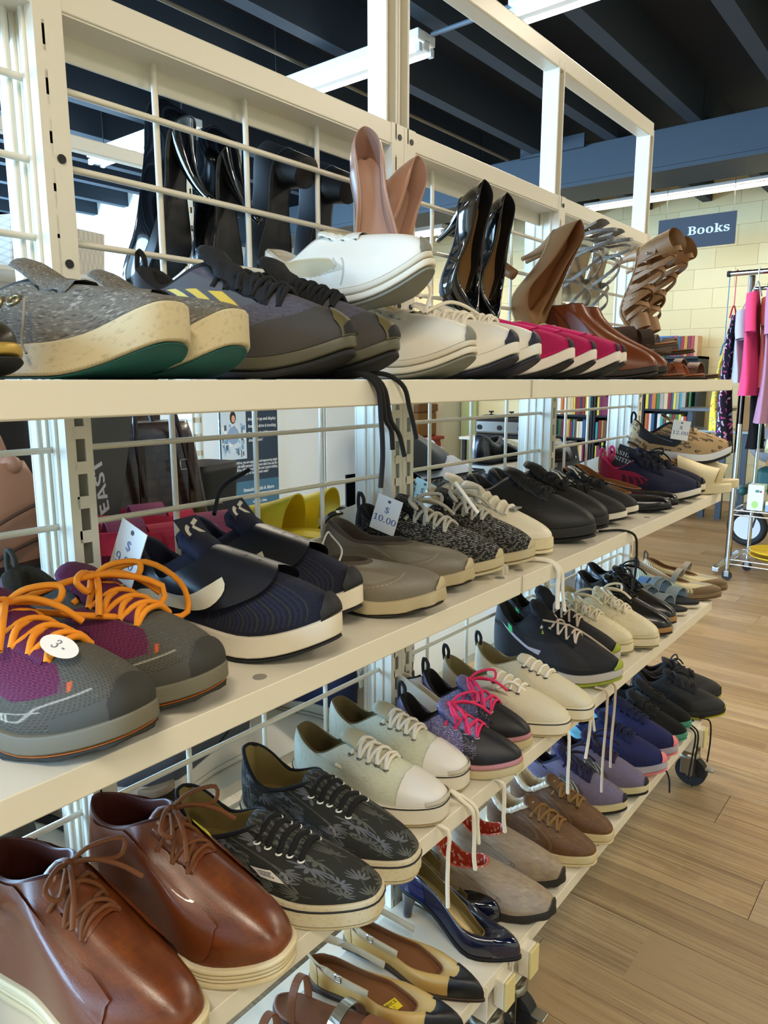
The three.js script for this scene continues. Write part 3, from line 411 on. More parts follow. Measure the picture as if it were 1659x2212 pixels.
// ---------------------------------------------------------------- shoes on the second shelf
{ // purple and grey hiking shoes with orange laces
  const t = paintTex('#4b483f', a => {
    a.noise(2500, ['#524f46', '#44413a', '#56534a'], 1, 3, 51); const purple = [[[.62, .42], [.72, .3], [.88, .34], [.95, .55], [.86, .85], [.7, .86]], [[.36, .08], [.56, .05], [.53, .4], [.42, .42]], [[.05, .4], [.2, .35], [.24, .9], [.06, .95]]];
    for (const p of purple) a.poly('#541038', p); a.x.fillStyle = '#7a1e55'; for (const p of purple) { const xs = p.map(q => q[0]), ys = p.map(q => q[1]), x0 = Math.min(...xs) + .02, x1 = Math.max(...xs) - .02, y0 = Math.min(...ys) + .04, y1 = Math.max(...ys) - .06; for (let i = 0; i < 24; i++) for (let j = 0; j < 12; j++) for (const sd of [1, -1]) { const q = a.pt(lerp(x0, x1, i / 24), lerp(y0, y1, (j + (i % 2) * .5) / 12), sd); a.x.fillRect(q[0], q[1], 2, 2); } }
    a.curve('#9a968a', [[.56, .12], [.7, .1], [.8, .24], [.96, .3]], 3); a.curve('#9a968a', [[.6, .02], [.66, .16], [.8, .2]], 2.5); a.curve('#8d8a7c', [[.3, .95], [.37, .5], [.36, .02]], 5); a.curve('#541038', [[.32, .95], [.39, .5], [.38, .02]], 2); for (let k = 0; k < 4; k++) a.poly('#bdbaa8', [[.6 + k * .02, .08], [.61 + k * .02, .08], [.615 + k * .02, .16], [.605 + k * .02, .16]]); a.curve('#8c8672', [[.52, .0], [.56, .2], [.6, .42]], 3, [2, 2]); a.poly('#c4572a', [[.9, .32], [.915, .33], [.94, .4], [.925, .4]]);
  });
  const org = mat('#e38a14', .8), o = { name: 'hiking_shoe', label: 'grey and purple hiking shoe with bright orange laces', s: { L: .295, W: .118, rt: .32, et: .46, tw: .86, th: .036, tf: .026, spring: .02, rx1: .44, rim: [.07, .056, .074], toeH: .06, bulge: .008, pad: .012 }, m: { upper: tex(t, 'mesh', .75), lining: soft('#34322a', 'mesh'), tongue: soft('#5c1440', 'mesh'), lace: org, sole: mat('#77715f', .6) },
    sole: [{ n: 'outsole', f: [0, .22], m: mat('#23221d', .8), bottom: 1, off: .003, scallop: .002 }, { n: 'tread_inlay', f: [.18, .26], m: mat('#b8621a', .6), off: .002 }, { n: 'midsole', f: [.25, 1], m: mat('#6d6858', .6), off: .005 }], patches: [{ n: 'toe_bumper', r: [.44, .56, 0, f => .14 + .16 * Math.sin(f * Math.PI), .003], m: mat('#2f2e29', .75) }, { n: 'toe_guard', r: [.36, .445, 0, f => .13 + .06 * f, .002], m: mat('#45443d', .7) }], tongue: [.72, .33, .03, .034, .008], lace: { xa: .45, xb: .73, n: 5, w: .03, r: .0036, bow: .9 }, tab: mat('#33352f', .8) };
  const [[a], [b]] = pair(o, S2, [[.325, .317, 12], [.437, .292, 15]]);
  const st = canvasTex(64, 32, (x, w, h) => { x.fillStyle = '#efece6'; x.fillRect(0, 0, w, h); x.fillStyle = '#3c3c46'; x.font = '20px serif'; x.fillText('3 -', 20, 22); });
  part(a, 'price_sticker', new THREE.CircleGeometry(.016, 24).scale(1.2, .75, 1).rotateX(-Math.PI / 2).rotateZ(-.35).rotateX(.25).translate(.228, .0975, .018), mat('#ffffff', .6, 0, { map: st }), 'white oval price sticker');
  hang(a, 'laces', [[.29, 1.044, .135], [.33, 1.061, .15], [.40, 1.066, .16], [.45, 1.043, .185], [.42, 1.024, .2], [.37, 1.033, .19], [.31, 1.044, .14]], .0036, org); hang(b, 'laces', [[.41, 1.050, .11], [.46, 1.063, .13], [.485, 1.038, .165], [.465, 1.013, .2], [.42, 1.023, .19], [.41, 1.046, .12]], .0036, org); hang(a, 'laces', [[.28, 1.044, .135], [.24, 1.028, .17], [.235, 0.998, .2], [.26, 0.983, .225], [.275, 1.008, .18], [.285, 1.043, .138]], .0036, org);
}
{ // navy basketball shoes with strap
  const t = paintTex('#10142a', a => { a.noise(2600, ['#0b0e1e', '#171c36', '#0e1224'], 1, 3, 61); for (let k = 0; k < 22; k++) a.curve(k % 3 ? '#2b3150' : '#44433c', [[.5 + k * .02, .05], [.53 + k * .02, .25], [.52 + k * .021, .4], [.55 + k * .02, .6]], 1.2); });
  const strap = mat('#12161f', .35), sw = mat('#dcd6bd', .5);
  const o = { name: 'basketball_shoe', label: 'navy basketball shoe with a strap, white swoosh and thick white midsole', s: { L: .305, W: .11, th: .036, tf: .032, spring: .026, rx1: .42, rim: [.078, .062, .082], toeH: .055, bulge: .006, pad: .01 }, m: { upper: tex(t, 'knit', .85), lining: soft('#141a33', 'mesh'), tongue: soft('#0f1430', 'mesh'), lace: mat('#141a30', .9) }, sole: [{ n: 'outsole', f: [0, .14], m: blk, bottom: 1, off: .004 }, { n: 'midsole', f: [.14, 1], m: mat('#ddd2bd', .6), off: .005 }], patches: [{ n: 'toe_bumper', r: [.44, .56, -.02, f => .1 + .16 * Math.sin(f * Math.PI), .005], m: mat('#15171b', .65) }], tongue: [.66, .3, .035, .034, .007], lace: { xa: .5, xb: .7, n: 4, w: .026, r: .003 },
    extra(g, s) {
      part(g, 'strap', patchGeo(s, .12, .5, f => .12 + .5 * f, f => .78 + .2 * f, .011, 20, 6), strap); part(g, 'strap', patchGeo(s, .5, .8, f => .62 - .45 * f, f => .98 - .25 * f, .011, 16, 6), strap);
      part(g, 'swoosh', merge([0].map(k => { const rows = [[], [], []]; for (let i = 0; i <= 16; i++) { const q = i / 16, u = lerp(.13, .36, q), w = .26 * Math.pow(Math.sin(Math.pow(q, .8) * Math.PI), .8), vm = .3 + .05 * q + .34 * q * q; for (const [j, d] of [[0, -w / 2], [1, 0], [2, w / 2]]) rows[j].push(s.surf(u, clamp(vm + d)).addScaledVector(s.nrm(u, clamp(vm + d)), .0125)); } return grid(rows); })), sw, 'cream swoosh mark');
      const lg = canvasTex(64, 64, (x, w, h) => { x.fillStyle = '#0f1430'; x.fillRect(0, 0, w, h); x.strokeStyle = '#e6dfcd'; x.lineWidth = 9; x.beginPath(); x.arc(30, 36, 16, .6, 4.4); x.stroke(); x.beginPath(); x.moveTo(36, 20); x.lineTo(54, 10); x.moveTo(34, 24); x.lineTo(52, 46); x.stroke(); }); const lab = part(g, 'tongue_logo', new THREE.PlaneGeometry(.045, .04), mat('#ffffff', .7, 0, { map: lg })); lab.position.set(.345 * s.L, s.base(.3) + .106, 0); lab.rotation.set(-Math.PI / 2 + .5, 0, -Math.PI / 2 + .0); lab.rotation.order = 'YXZ'; lab.rotation.set(-.75, Math.PI / 2, 0);
    } };
  const [[a, sa]] = pair(o, S2, [[.598, .300, 14], [.715, .24, 11]]);
  tagOn(a, [.04, .115, .05], .052, .075, [-.15, -.15, -.35], '$\n9 00');
  hang(a, 'laces', [[.61, 1.09, .07], [.65, 1.12, .04], [.70, 1.14, .04]], .0032, mat('#0b0d16', .9));
}
{ // taupe slip-ons
  const t = paintTex('#736a5a', a => { a.noise(1400, ['#7b7262', '#6a6152'], 1, 3, 71); a.poly('#8a8272', [[.5, .98], [.56, .5], [.62, .46], [.62, .96]]); a.poly('#7e7868', [[.64, .4], [.64, .95], [.86, .75], [.9, .5]]); a.curve('#b3a88f', [[.52, .42], [.6, .3], [.72, .34], [.86, .42], [.96, .55]], 2, [3, 3]); a.curve('#5b5346', [[.02, .5], [.2, .42], [.4, .6], [.52, .42]], 2); });
  const o = { name: 'slip_on_shoe', label: 'taupe slip-on walking shoe with a scalloped cream sole', s: { L: .27, W: .102, th: .03, tf: .024, spring: .018, rx1: .6, rim: [.056, .038, .042], rw: .4, toeH: .045, bulge: .005, pad: .008 }, m: { upper: tex(t, 'leather', .5), lining: soft('#4f463b'), insole: mat('#5f5547', .85) }, sole: [{ n: 'outsole', f: [0, .15], m: mat('#2f2a24', .8), bottom: 1, off: .001 }, { n: 'midsole', f: [.15, 1], m: mat('#b5a582', .65), off: .004, scallop: .0022 }], patches: [{ n: 'toe_bumper', r: [.455, .545, 0, f => .06 + .14 * Math.sin(f * Math.PI), .003], m: mat('#b9a986', .65) }] };
  const [[a]] = pair(o, S2, [[.812, .305, 14], [.943, .275, 10]]);
  hang(a, 'plastic_tie', [[.755, 1.003, .12], [.79, 1.04, .11], [.81, 1.03, .1], [.80, 1.015, .13], [.77, 1.0, .15]], .0016, mat('#e4e4e0', .4));
}
{ // black and white knit trainers
  const t = paintTex('#1a1917', a => { const r = rng(81); for (let j = 0; j < 40; j++) for (let i = 0; i < 170; i++) if (r() < .62) { a.x.fillStyle = ['#a09a8e', '#857f75', '#c4beb0'][Math.floor(r() * 3)]; a.x.fillRect(i * 3 + (j % 2), j * 4.8, 2 + r() * 1.6, 2.2); } a.poly('#101010', [[0, .3], [0, 1], [.13, 1], [.12, .5]]); for (let k = 0; k < 3; k++) a.poly('#0c0c0c', [[.38 + k * .06, .3], [.42 + k * .06, .3], [.47 + k * .055, .85], [.43 + k * .055, .85]]); });
  const lc = canvasTex(32, 32, (x) => { x.fillStyle = '#c9c3b3'; x.fillRect(0, 0, 32, 32); x.fillStyle = '#2a2823'; for (let i = 0; i < 4; i++) for (let j = 0; j < 4; j++) x.fillRect(i * 8 + (j % 2) * 4, j * 8, 4, 4); });
  const o = { name: 'knit_trainer', label: 'black and white knit trainer with speckled laces', s: { L: .29, W: .104, th: .028, tf: .024, spring: .018, rx1: .42, rim: [.066, .054, .08], toeH: .05, pad: .009 }, m: { upper: tex(t, 'knit', .9), lining: soft('#0e0f12', 'mesh'), tongue: tex(t, 'knit', .9), lace: mat('#ffffff', .9, 0, { map: rep(lc, 14, 2) }), sole: mat('#bcae8c', .65) }, tongue: [.68, .32, .03, .03, .007], lace: { xa: .42, xb: .68, n: 5, w: .027, r: .0034, bow: 1 }, tab: mat('#1b1a18', .8), patches: [{ n: 'toe_bumper', r: [.46, .54, 0, f => .05 + .1 * Math.sin(f * Math.PI), .002], m: mat('#b7a985', .65) }] };
  const [[a], [b]] = pair(o, S2, [[1.022, .277, 4], [1.13, .285, 3]]);
  tagOn(a, [.10, .10, .052], .05, .062, [-.1, .1, -.25], '$\n10.00'); hang(b, 'laces', [[1.165, .945, .22], [1.19, .944, .285], [1.196, .93, .30], [1.198, .90, .30], [1.2, .855, .301]], .0042, whtLace); hang(b, 'laces', [[1.17, .944, .22], [1.2, .943, .285], [1.206, .925, .302], [1.215, .88, .303], [1.225, .845, .304]], .0032, whtLace);
  hang(a, 'laces', [[1.02, .6 + .5, .19], [1.03, 1.05, .23]], .003, whtLace);
}
{ // white court sneaker with red and navy stripes
  const t = paintTex('#e2dac4', a => { a.poly('#8c1a1e', [[.32, .25], [.4, .22], [.47, .62], [.42, .68]]); a.poly('#1c2a33', [[.4, .22], [.44, .21], [.51, .58], [.47, .62]]); a.curve('#b9b09a', [[.55, .1], [.62, .4], [.72, .6]], 2, [3, 2]); });
  const o = { name: 'court_sneaker', label: 'white leather court sneaker with a red and navy side stripe', s: { L: .28, W: .104, th: .032, tf: .03, spring: .006, rx1: .44, rim: [.068, .054, .08], toeH: .042 }, m: { upper: tex(t, 'leather', .45), lining: soft('#c2b698'), lace: mat('#e8e0cc', .8), sole: mat('#d8caa6', .6), tongue: leather('#e2dac4', .5) }, tongue: [.7, .34, .024, .03], lace: { xa: .44, xb: .7, n: 5, w: .027, r: .0044, style: 'bar' } };
  const [[a, s], [b]] = pair(o, S2, [[1.235, .262, 2], [1.325, .16, 4]]);
  const lt = canvasTex(64, 24, (x, w, h) => { x.fillStyle = '#d8d8d4'; x.fillRect(0, 0, w, h); x.fillStyle = '#1c1c20'; x.fillRect(3, 3, 58, 18); x.fillStyle = '#d8d8d4'; x.font = 'bold 13px sans-serif'; x.fillText('SPORT', 8, 17); }); const l = part(a, 'lace_badge', box(.03, .003, .012), mat('#ffffff', .4, 0, { map: lt })); l.position.set(.74 * s.L, heightAt(s, .74 * s.L, 0) + .006, 0); l.rotation.set(0, Math.PI / 2, 0); tagOn(b, [.06, .085, .05], .05, .06, [-.3, .2, -.3], '$\n12', '#b8dfe6', '#20304a');
}
{ const t = paintTex('#111112', a => { a.noise(1600, ['#161617', '#0b0b0c', '#1c1c1d'], 1, 4, 91); a.curve('#2c2c2d', [[.55, .0], [.62, .3], [.74, .42], [.9, .4]], 2); a.curve('#2a2a2b', [[.1, .3], [.3, .4], [.5, .3]], 2); });
  const o = { name: 'work_sneaker', label: 'matte black leather work sneaker with thick treaded sole', s: { L: .3, W: .112, th: .034, tf: .03, spring: .014, rx1: .44, rim: [.078, .064, .092], toeH: .05, bulge: .007, pad: .01 }, m: { upper: tex(t, 'leather', .55), lining: mat('#0f1114', .6), lace: blkLace, sole: mat('#161617', .6), outsole: mat('#0c0c0d', .8) }, tongue: [.7, .34, .026, .032, .007], lace: { xa: .44, xb: .68, n: 5, w: .027, r: .003 } };
  const [, [b]] = pair(o, S2, [[1.378, .285, 0], [1.50, .268, 0]]); hang(b, 'laces', [[1.5, .945, .25], [1.545, .944, .285], [1.575, .93, .302], [1.59, .89, .303], [1.592, .84, .302], [1.585, .80, .3]], .0028, blkLace); }
{ const t = paintTex('#121213', a => { a.poly('#d6d6d2', [[.3, .3], [.36, .28], [.5, .86], [.42, .92]]); a.poly('#e2e2de', [[.06, .5], [.2, .6], [.32, .9], [.2, .98]]); }); const o = { name: 'running_shoe', label: 'black running shoe with a white flash and thin white sole', s: { L: .28, W: .1, th: .026, tf: .02, spring: .014, rx1: .44, rim: [.066, .05, .076], toeH: .04 }, m: { upper: tex(t, 'mesh', .6), lining: soft('#17181c'), lace: blkLace, sole: mat('#d8d0c2', .55), outsole: blk }, tongue: [.7, .36, .02, .028], lace: { xa: .46, xb: .7, n: 4, w: .024, r: .0024 } }; pair(o, S2, [[1.61, .262, 0], [1.715, .255, 0]]); }
{ const o = { name: 'dress_flat', label: 'black leather slip-on dress shoe with tan lining', s: { L: .29, W: .098, th: .018, tf: .012, spring: .01, rx0: .02, rx1: .66, rw: .36, rim: [.07, .045, .03], toeH: .038, rt: .4, pad: .003 }, m: { upper: leather('#0d0e11', .22, { clearcoat: .4 }), lining: mat('#8a5a2c', .7), insole: mat('#9a6a38', .7), sole: blk } }; pair(o, S2, [[1.832, .292, 0], [1.925, .285, 0]]); }
{ // navy trainers with a magenta mesh cage
  const t = paintTex('#0b1030', a => { a.noise(1600, ['#0e1438', '#080c26'], 1, 3, 101); a.poly('#a3123f', [[0, .2], [0, 1], [.42, 1], [.6, .8], [.62, .45], [.4, .1]]); a.x.fillStyle = '#4d0a26'; for (let k = 0; k < 4; k++) a.poly('#3a0a22', [[.28 + k * .08, .22], [.33 + k * .08, .22], [.36 + k * .078, .55], [.31 + k * .078, .55]]); for (let i = 0; i < 40; i++) for (let j = 0; j < 14; j++) for (const sd of [1, -1]) { const q = a.pt(.05 + i / 40 * .5, .25 + j / 14 * .6, sd); a.x.fillStyle = '#7a0c30'; a.x.fillRect(q[0], q[1], 1.6, 1.8); } a.curve('#7d2350', [[.64, .3], [.75, .28], [.9, .3]], 1.6, [2, 4]); });
  const o = { name: 'running_shoe', label: 'navy running shoe with a magenta mesh heel cage', s: { L: .275, W: .1, th: .028, tf: .024, spring: .02, rx1: .42, rim: [.075, .06, .082], toeH: .044 }, m: { upper: tex(t, 'mesh', .75), lining: mat('#c81b64', .7), lace: mat('#0b0d1c', .9), sole: mat('#ddd2c0', .55), outsole: blk, tongue: soft('#0a0f2c', 'mesh') }, tongue: [.68, .3, .035, .032, .007], lace: { xa: .44, xb: .64, n: 4, w: .025, r: .0026, bow: .8 }, tab: mat('#d83078', .6), patches: [{ n: 'toe_bumper', r: [.465, .535, 0, f => .06 + .16 * Math.sin(f * Math.PI), .002], m: blk }] };
  const [[a]] = pair(o, S2, [[2.03, .305, 2], [2.13, .292, 2]]); tagOn(a, [.075, .115, .02], .05, .062, [-.1, 0, -.3], 'FASHION\nSANITIZED', '#101014', '#e6e6e6').userData.label = 'black printed shoe tag'; }
{ // leopard print runners
  const t = paintTex('#a98a5e', a => { const r = rng(111); for (let i = 0; i < 240; i++) { const q = r() * a.w, y = r() * a.h, s = 2.6 + r() * 2; a.x.fillStyle = '#7a5a34'; a.x.beginPath(); a.x.ellipse(q, y, s * .6, s * 1.5, 0, 0, 7); a.x.fill(); a.x.strokeStyle = '#17110b'; a.x.lineWidth = 2.2; a.x.beginPath(); const b0 = r() * 6; a.x.ellipse(q, y, s, s * 2.4, 0, b0, b0 + 4.4); a.x.stroke(); } a.poly('#101013', [[.08, .35], [.12, .9], [.5, 1], [.6, .55], [.45, .2], [.2, .2]]); a.curve('#dedbd2', [[.2, .8], [.34, .62], [.46, .46]], 2); });
  const o = { name: 'running_shoe', label: 'leopard print running shoe with a high white midsole', s: { L: .29, W: .1, th: .036, tf: .03, spring: .03, rx1: .42, rim: [.08, .055, .085], toeH: .038 }, m: { upper: tex(t, null, .7), lining: soft('#141416', 'mesh'), lace: blkLace, tongue: tex(t, null, .7) }, sole: [{ n: 'outsole', f: [0, .3], m: blk, bottom: 1, off: .004 }, { n: 'midsole', f: [.3, 1], m: mat('#cfd0d2', .5), off: .005 }], tongue: [.66, .3, .03, .03, .007], lace: { xa: .44, xb: .62, n: 4, w: .024, r: .0026 }, tab: blkLace, patches: [{ n: 'toe_bumper', r: [.45, .55, -.02, f => .06 + .14 * Math.sin(f * Math.PI), .004], m: blk }] };
  pair(o, S2, [[2.245, .235, 6, 0, -1]]);
  const [g, s] = buildShoe({ ...o, label: 'leopard print running shoe resting on top of its partner' }, 1); place(g, s, [2.36, .29], S2 + .085, 26, -2); tagOn(g, [.14, .1, .045], .05, .058, [-.1, .1, -.1], '$\n12.00');
}
// moulded slides
function slide(o, hand) { const s = shape({ th: .034, tf: .026, spring: .006, ...o.s, hand }), g = thing('slide_sandal', (hand > 0 ? 'right ' : 'left ') + o.label, 'sandal', o.label); part(g, 'sole', soleGeo(s, 0, 1, .002, { bottom: 1, top: 1 }), o.m); const rows = []; for (let i = 0; i <= 8; i++) { const f = i / 8, row = []; for (let j = 0; j <= 20; j++) { const a = j / 20 * Math.PI, x = lerp(.45, .82, f) + .05 * Math.sin(a) * (f - .5) * 2; row.push(V(x * s.L, s.base(x) - .01 + (lerp(.085, .055, f)) * Math.pow(Math.sin(a), .62), s.mid(x) + (s.half(x) + .001) * Math.cos(a))); } rows.push(row); } const inn = rows.map(r => r.map(p => p.clone().multiply(V(1, 1, .93)).add(V(0, -.003, 0)))); part(g, 'strap', merge([grid(rows), grid(inn), grid([rows[0], inn[0]]), grid([rows[8], inn[8]])]), o.m2 || o.m); return [g, s]; }
[[2.255, .33, 8], [2.385, .32, 12]].forEach(([x, z, th], i) => { const [g, s] = slide({ label: 'cream moulded slide sandal at the shelf end', s: { L: .25, W: .098 }, m: mat('#d9cba4', .6) }, i ? 1 : -1); place(g, s, [x, z], S2 + .0005, th); });
// ---------------------------------------------------------------- shoes on the third shelf
{ // tan leather chukka boots
  const hole = canvasTex(512, 192, (x, w, h) => { x.fillStyle = '#6b2f10'; x.fillRect(0, 0, w, h); speckle(x, w, h, 900, ['rgba(120,62,24,.25)', 'rgba(70,30,12,.25)', 'rgba(140,80,36,.2)'], 4, 26, 121); });
  const t = paintTex('#66330f', a => { a.noise(700, ['rgba(132,66,24,.22)', 'rgba(74,28,10,.22)', 'rgba(98,44,18,.3)'], 5, 30, 121); a.noise(1500, ['rgba(120,60,26,.25)', 'rgba(60,26,12,.25)'], 1, 3, 122); a.curve('#b98a58', [[.02, .82], [.2, .8], [.36, .9]], 1.4, [3, 2]); a.curve('#b98a58', [[.36, .98], [.47, .55], [.55, .3], [.6, .22], [.5, .12], [.36, .02]], 1.4, [3, 2]); const r = rng(5); a.x.fillStyle = '#3c1806'; for (let i = 0; i < 12; i++) for (let j = 0; j < 6; j++) for (const sd of [1, -1]) { const q = a.pt(.6 + i * .008, .5 + j * .06, sd); a.x.fillRect(q[0], q[1], 1.6, 1.6); } });
  const o = { name: 'chukka_boot', label: 'tan leather chukka boot with cream sole', cat: 'boot', s: { L: .287, W: .116, rt: .36, et: .45, tw: .86, th: .03, tf: .026, spring: .016, rx0: .0, rx1: .42, rw: .34, raw: 1, ank: .85, rim: [.118, .112, .128], toeH: .085, bulge: .006, pad: .004 }, m: { upper: tex(t, 'leather', .32, { clearcoat: .3, clearcoatRoughness: .3 }), lining: leather('#4a1f16', .5), insole: mat('#1c110b', .9), lace: mat('#6e3f1c', .85), tongue: leather('#6b3414', .4) }, sole: [{ n: 'outsole', f: [0, .3], m: mat('#cdbd96', .65), bottom: 1, off: .004 }, { n: 'midsole', f: [.3, .5], m: mat('#d9caa4', .65), off: .0028 }, { n: 'midsole', f: [.5, .72], m: mat('#cdbd96', .65), off: .004 }, { n: 'welt', f: [.72, 1], m: mat('#dccda8', .65), off: .0052 }], patches: [{ n: 'quarter', r: [.13, .375, f => .03 + .3 * sstep(.75, 1, f), f => .99 - .5 * sstep(.7, 1, f), .003, 20, 8], m: leather('#663214', .35, { clearcoat: .3 }) }, { n: 'quarter', r: [.625, .87, f => .03 + .3 * sstep(.25, 0, f), f => .99 - .5 * sstep(.3, 0, f), .003, 20, 8], m: leather('#663214', .35, { clearcoat: .3 }) }], tongue: [.6, .36, .004, .03, .004], lace: { xa: .44, xb: .58, n: 3, w: .03, r: .0028, bow: 1 } };
  const [[a, s], [b, sb]] = pair(o, S3, [[.358, .325, 11], [.497, .322, 15]]);
  hang(a, 'laces', [[.275, .716, .10], [.24, .72, .13], [.215, .69, .19], [.21, .65, .235], [.215, .62, .265]], .0028, mat('#6e3f1c', .85));
  const st = canvasTex(64, 24, (x, w, h) => { x.fillStyle = '#dcd21c'; x.fillRect(0, 0, w, h); x.fillStyle = '#2b2f1c'; x.font = '15px serif'; x.fillText('1st  $12', 6, 17); }); part(b, 'price_sticker', patchGeo(sb, .70, .655, .66, .8, .0045, 6, 3), mat('#ffffff', .5, 0, { map: st }), 'yellow price sticker'); }
{ // skull and palm print canvas shoes
  const t = paintTex('#23241f', a => {
    const r = rng(131), x = a.x, leaf = (cx, cy, s, rot, col) => { x.save(); x.translate(cx, cy); x.scale(1, 1.7); x.rotate(rot); x.fillStyle = col; for (let k = -3; k <= 3; k++) { x.save(); x.rotate(k * .44); x.beginPath(); x.ellipse(0, -s * .6, s * .1, s * .46, 0, 0, 7); x.fill(); x.restore(); } x.fillRect(-1, 0, 2, s * .6); x.restore(); }, skull = (cx, cy, s, col) => { x.save(); x.translate(cx, cy); x.scale(1, 1.6); x.fillStyle = col; x.beginPath(); x.ellipse(0, 0, s * .5, s * .42, 0, 0, 7); x.fill(); x.fillRect(-s * .26, s * .25, s * .52, s * .3); x.fillStyle = '#23241f'; for (const q of [-1, 1]) { x.beginPath(); x.ellipse(q * s * .2, .02 * s, s * .12, s * .14, 0, 0, 7); x.fill(); } x.fillRect(-2, s * .14, 4, s * .12); for (let k = -1; k < 2; k++) x.fillRect(k * s * .14, s * .4, 1.4, s * .15); x.restore(); };
    for (let i = 0; i < 17; i++) for (let j = 0; j < 4; j++) leaf((i + r() * .6 + (j % 2) * .5) * a.w / 17, (j + .3 + r() * .5) * a.h / 4, 26 + r() * 8, r() * 6, ['#54564f', '#4a4c48', '#5f6168'][Math.floor(r() * 3)]); for (let i = 0; i < 12; i++) skull((i + .5) * a.w / 12, r() * a.h * .8 + 30, 24, '#565750');
    for (const k of [0, 1]) a.curve('#c9c6ba', [[.45 + k * .014, .05], [.47 + k * .014, .2], [.54 + k * .012, .36], [.64 + k * .01, .34 - k * .04], [.72 + k * .008, .4], [.755 + k * .01, .6], [.72 + k * .012, .99]], 1.2, [2.6, 1.6]); for (const k of [0, 1]) a.curve('#c9c6ba', [[.085 + k * .02, .98], [.1 + k * .02, .5], [.11 + k * .02, .02]], 1.2, [2.6, 1.6]); a.curve('#c9c6ba', [[.0, .93], [.2, .93], [.36, .95]], 1.2, [2.6, 1.6]);
  }, 1024, 320);
  const fox = canvasTex(512, 64, (x, w, h) => { x.fillStyle = '#cfc3a4'; x.fillRect(0, 0, w, h); speckle(x, w, h, 300, ['rgba(110,96,72,.1)', 'rgba(84,76,60,.1)', 'rgba(220,212,190,.2)'], 2, 7, 132); x.strokeStyle = 'rgba(140,124,94,.2)'; for (let i = -64; i < 512; i += 4) { x.beginPath(); x.moveTo(i, 64); x.lineTo(i + 34, 0); x.stroke(); } });
  const rub = mat('#ffffff', .7, 0, { map: rep(fox, 2, 1) }), o = { name: 'canvas_sneaker', label: 'black canvas sneaker printed with grey skulls and palm leaves', s: { L: .298, W: .11, rt: .34, et: .45, tw: .86, th: .036, tf: .036, spring: .004, rx0: .01, rx1: .46, rw: .35, rim: [.072, .046, .064], toeH: .03, k2: .34, pad: .0035 }, m: { upper: tex(t, 'weave', .9), lining: soft('#8a7846'), insole: soft('#a08c54'), lace: mat('#0b0b0b', .95), eye: mat('#e6e6e2', .4) }, sole: [{ n: 'outsole', f: [0, .14], m: mat('#b5a886', .75), bottom: 1, off: .001 }, { n: 'foxing', f: [.14, 1], m: rub, off: .0035 }, { n: 'foxing_stripe', f: [.74, .84], m: mat('#14151c', .6), off: .0046 }], tongue: [.68, .4, .006, .03, .004], lace: { xa: .48, xb: .68, n: 5, w: .029, r: .0042, style: 'bar' }, extra(g, s) { const pts = []; for (let j = 0; j <= 40; j++) pts.push(s.rimP(j / 40).add(V(0, .001, 0))); part(g, 'collar_binding', new THREE.TubeGeometry(new THREE.CatmullRomCurve3(pts), 60, .0032, 6), mat('#0f0f12', .9)); } };
  const [[a, s]] = pair(o, S3, [[.622, .347, 17], [.722, .336, 10]]);
  const lt = canvasTex(96, 40, (x, w, h) => { x.fillStyle = '#dfdcd2'; x.fillRect(0, 0, w, h); x.fillStyle = '#1d2142'; x.font = 'bold 24px sans-serif'; x.fillText('VANS', 12, 29); x.fillRect(22, 8, 62, 2.5); }); part(a, 'side_label', (() => { const g = patchGeo(s, .27, .315, .36, .56, .0016, 4, 2); return g; })(), mat('#ffffff', .7, 0, { map: lt }), 'small woven brand label'); }
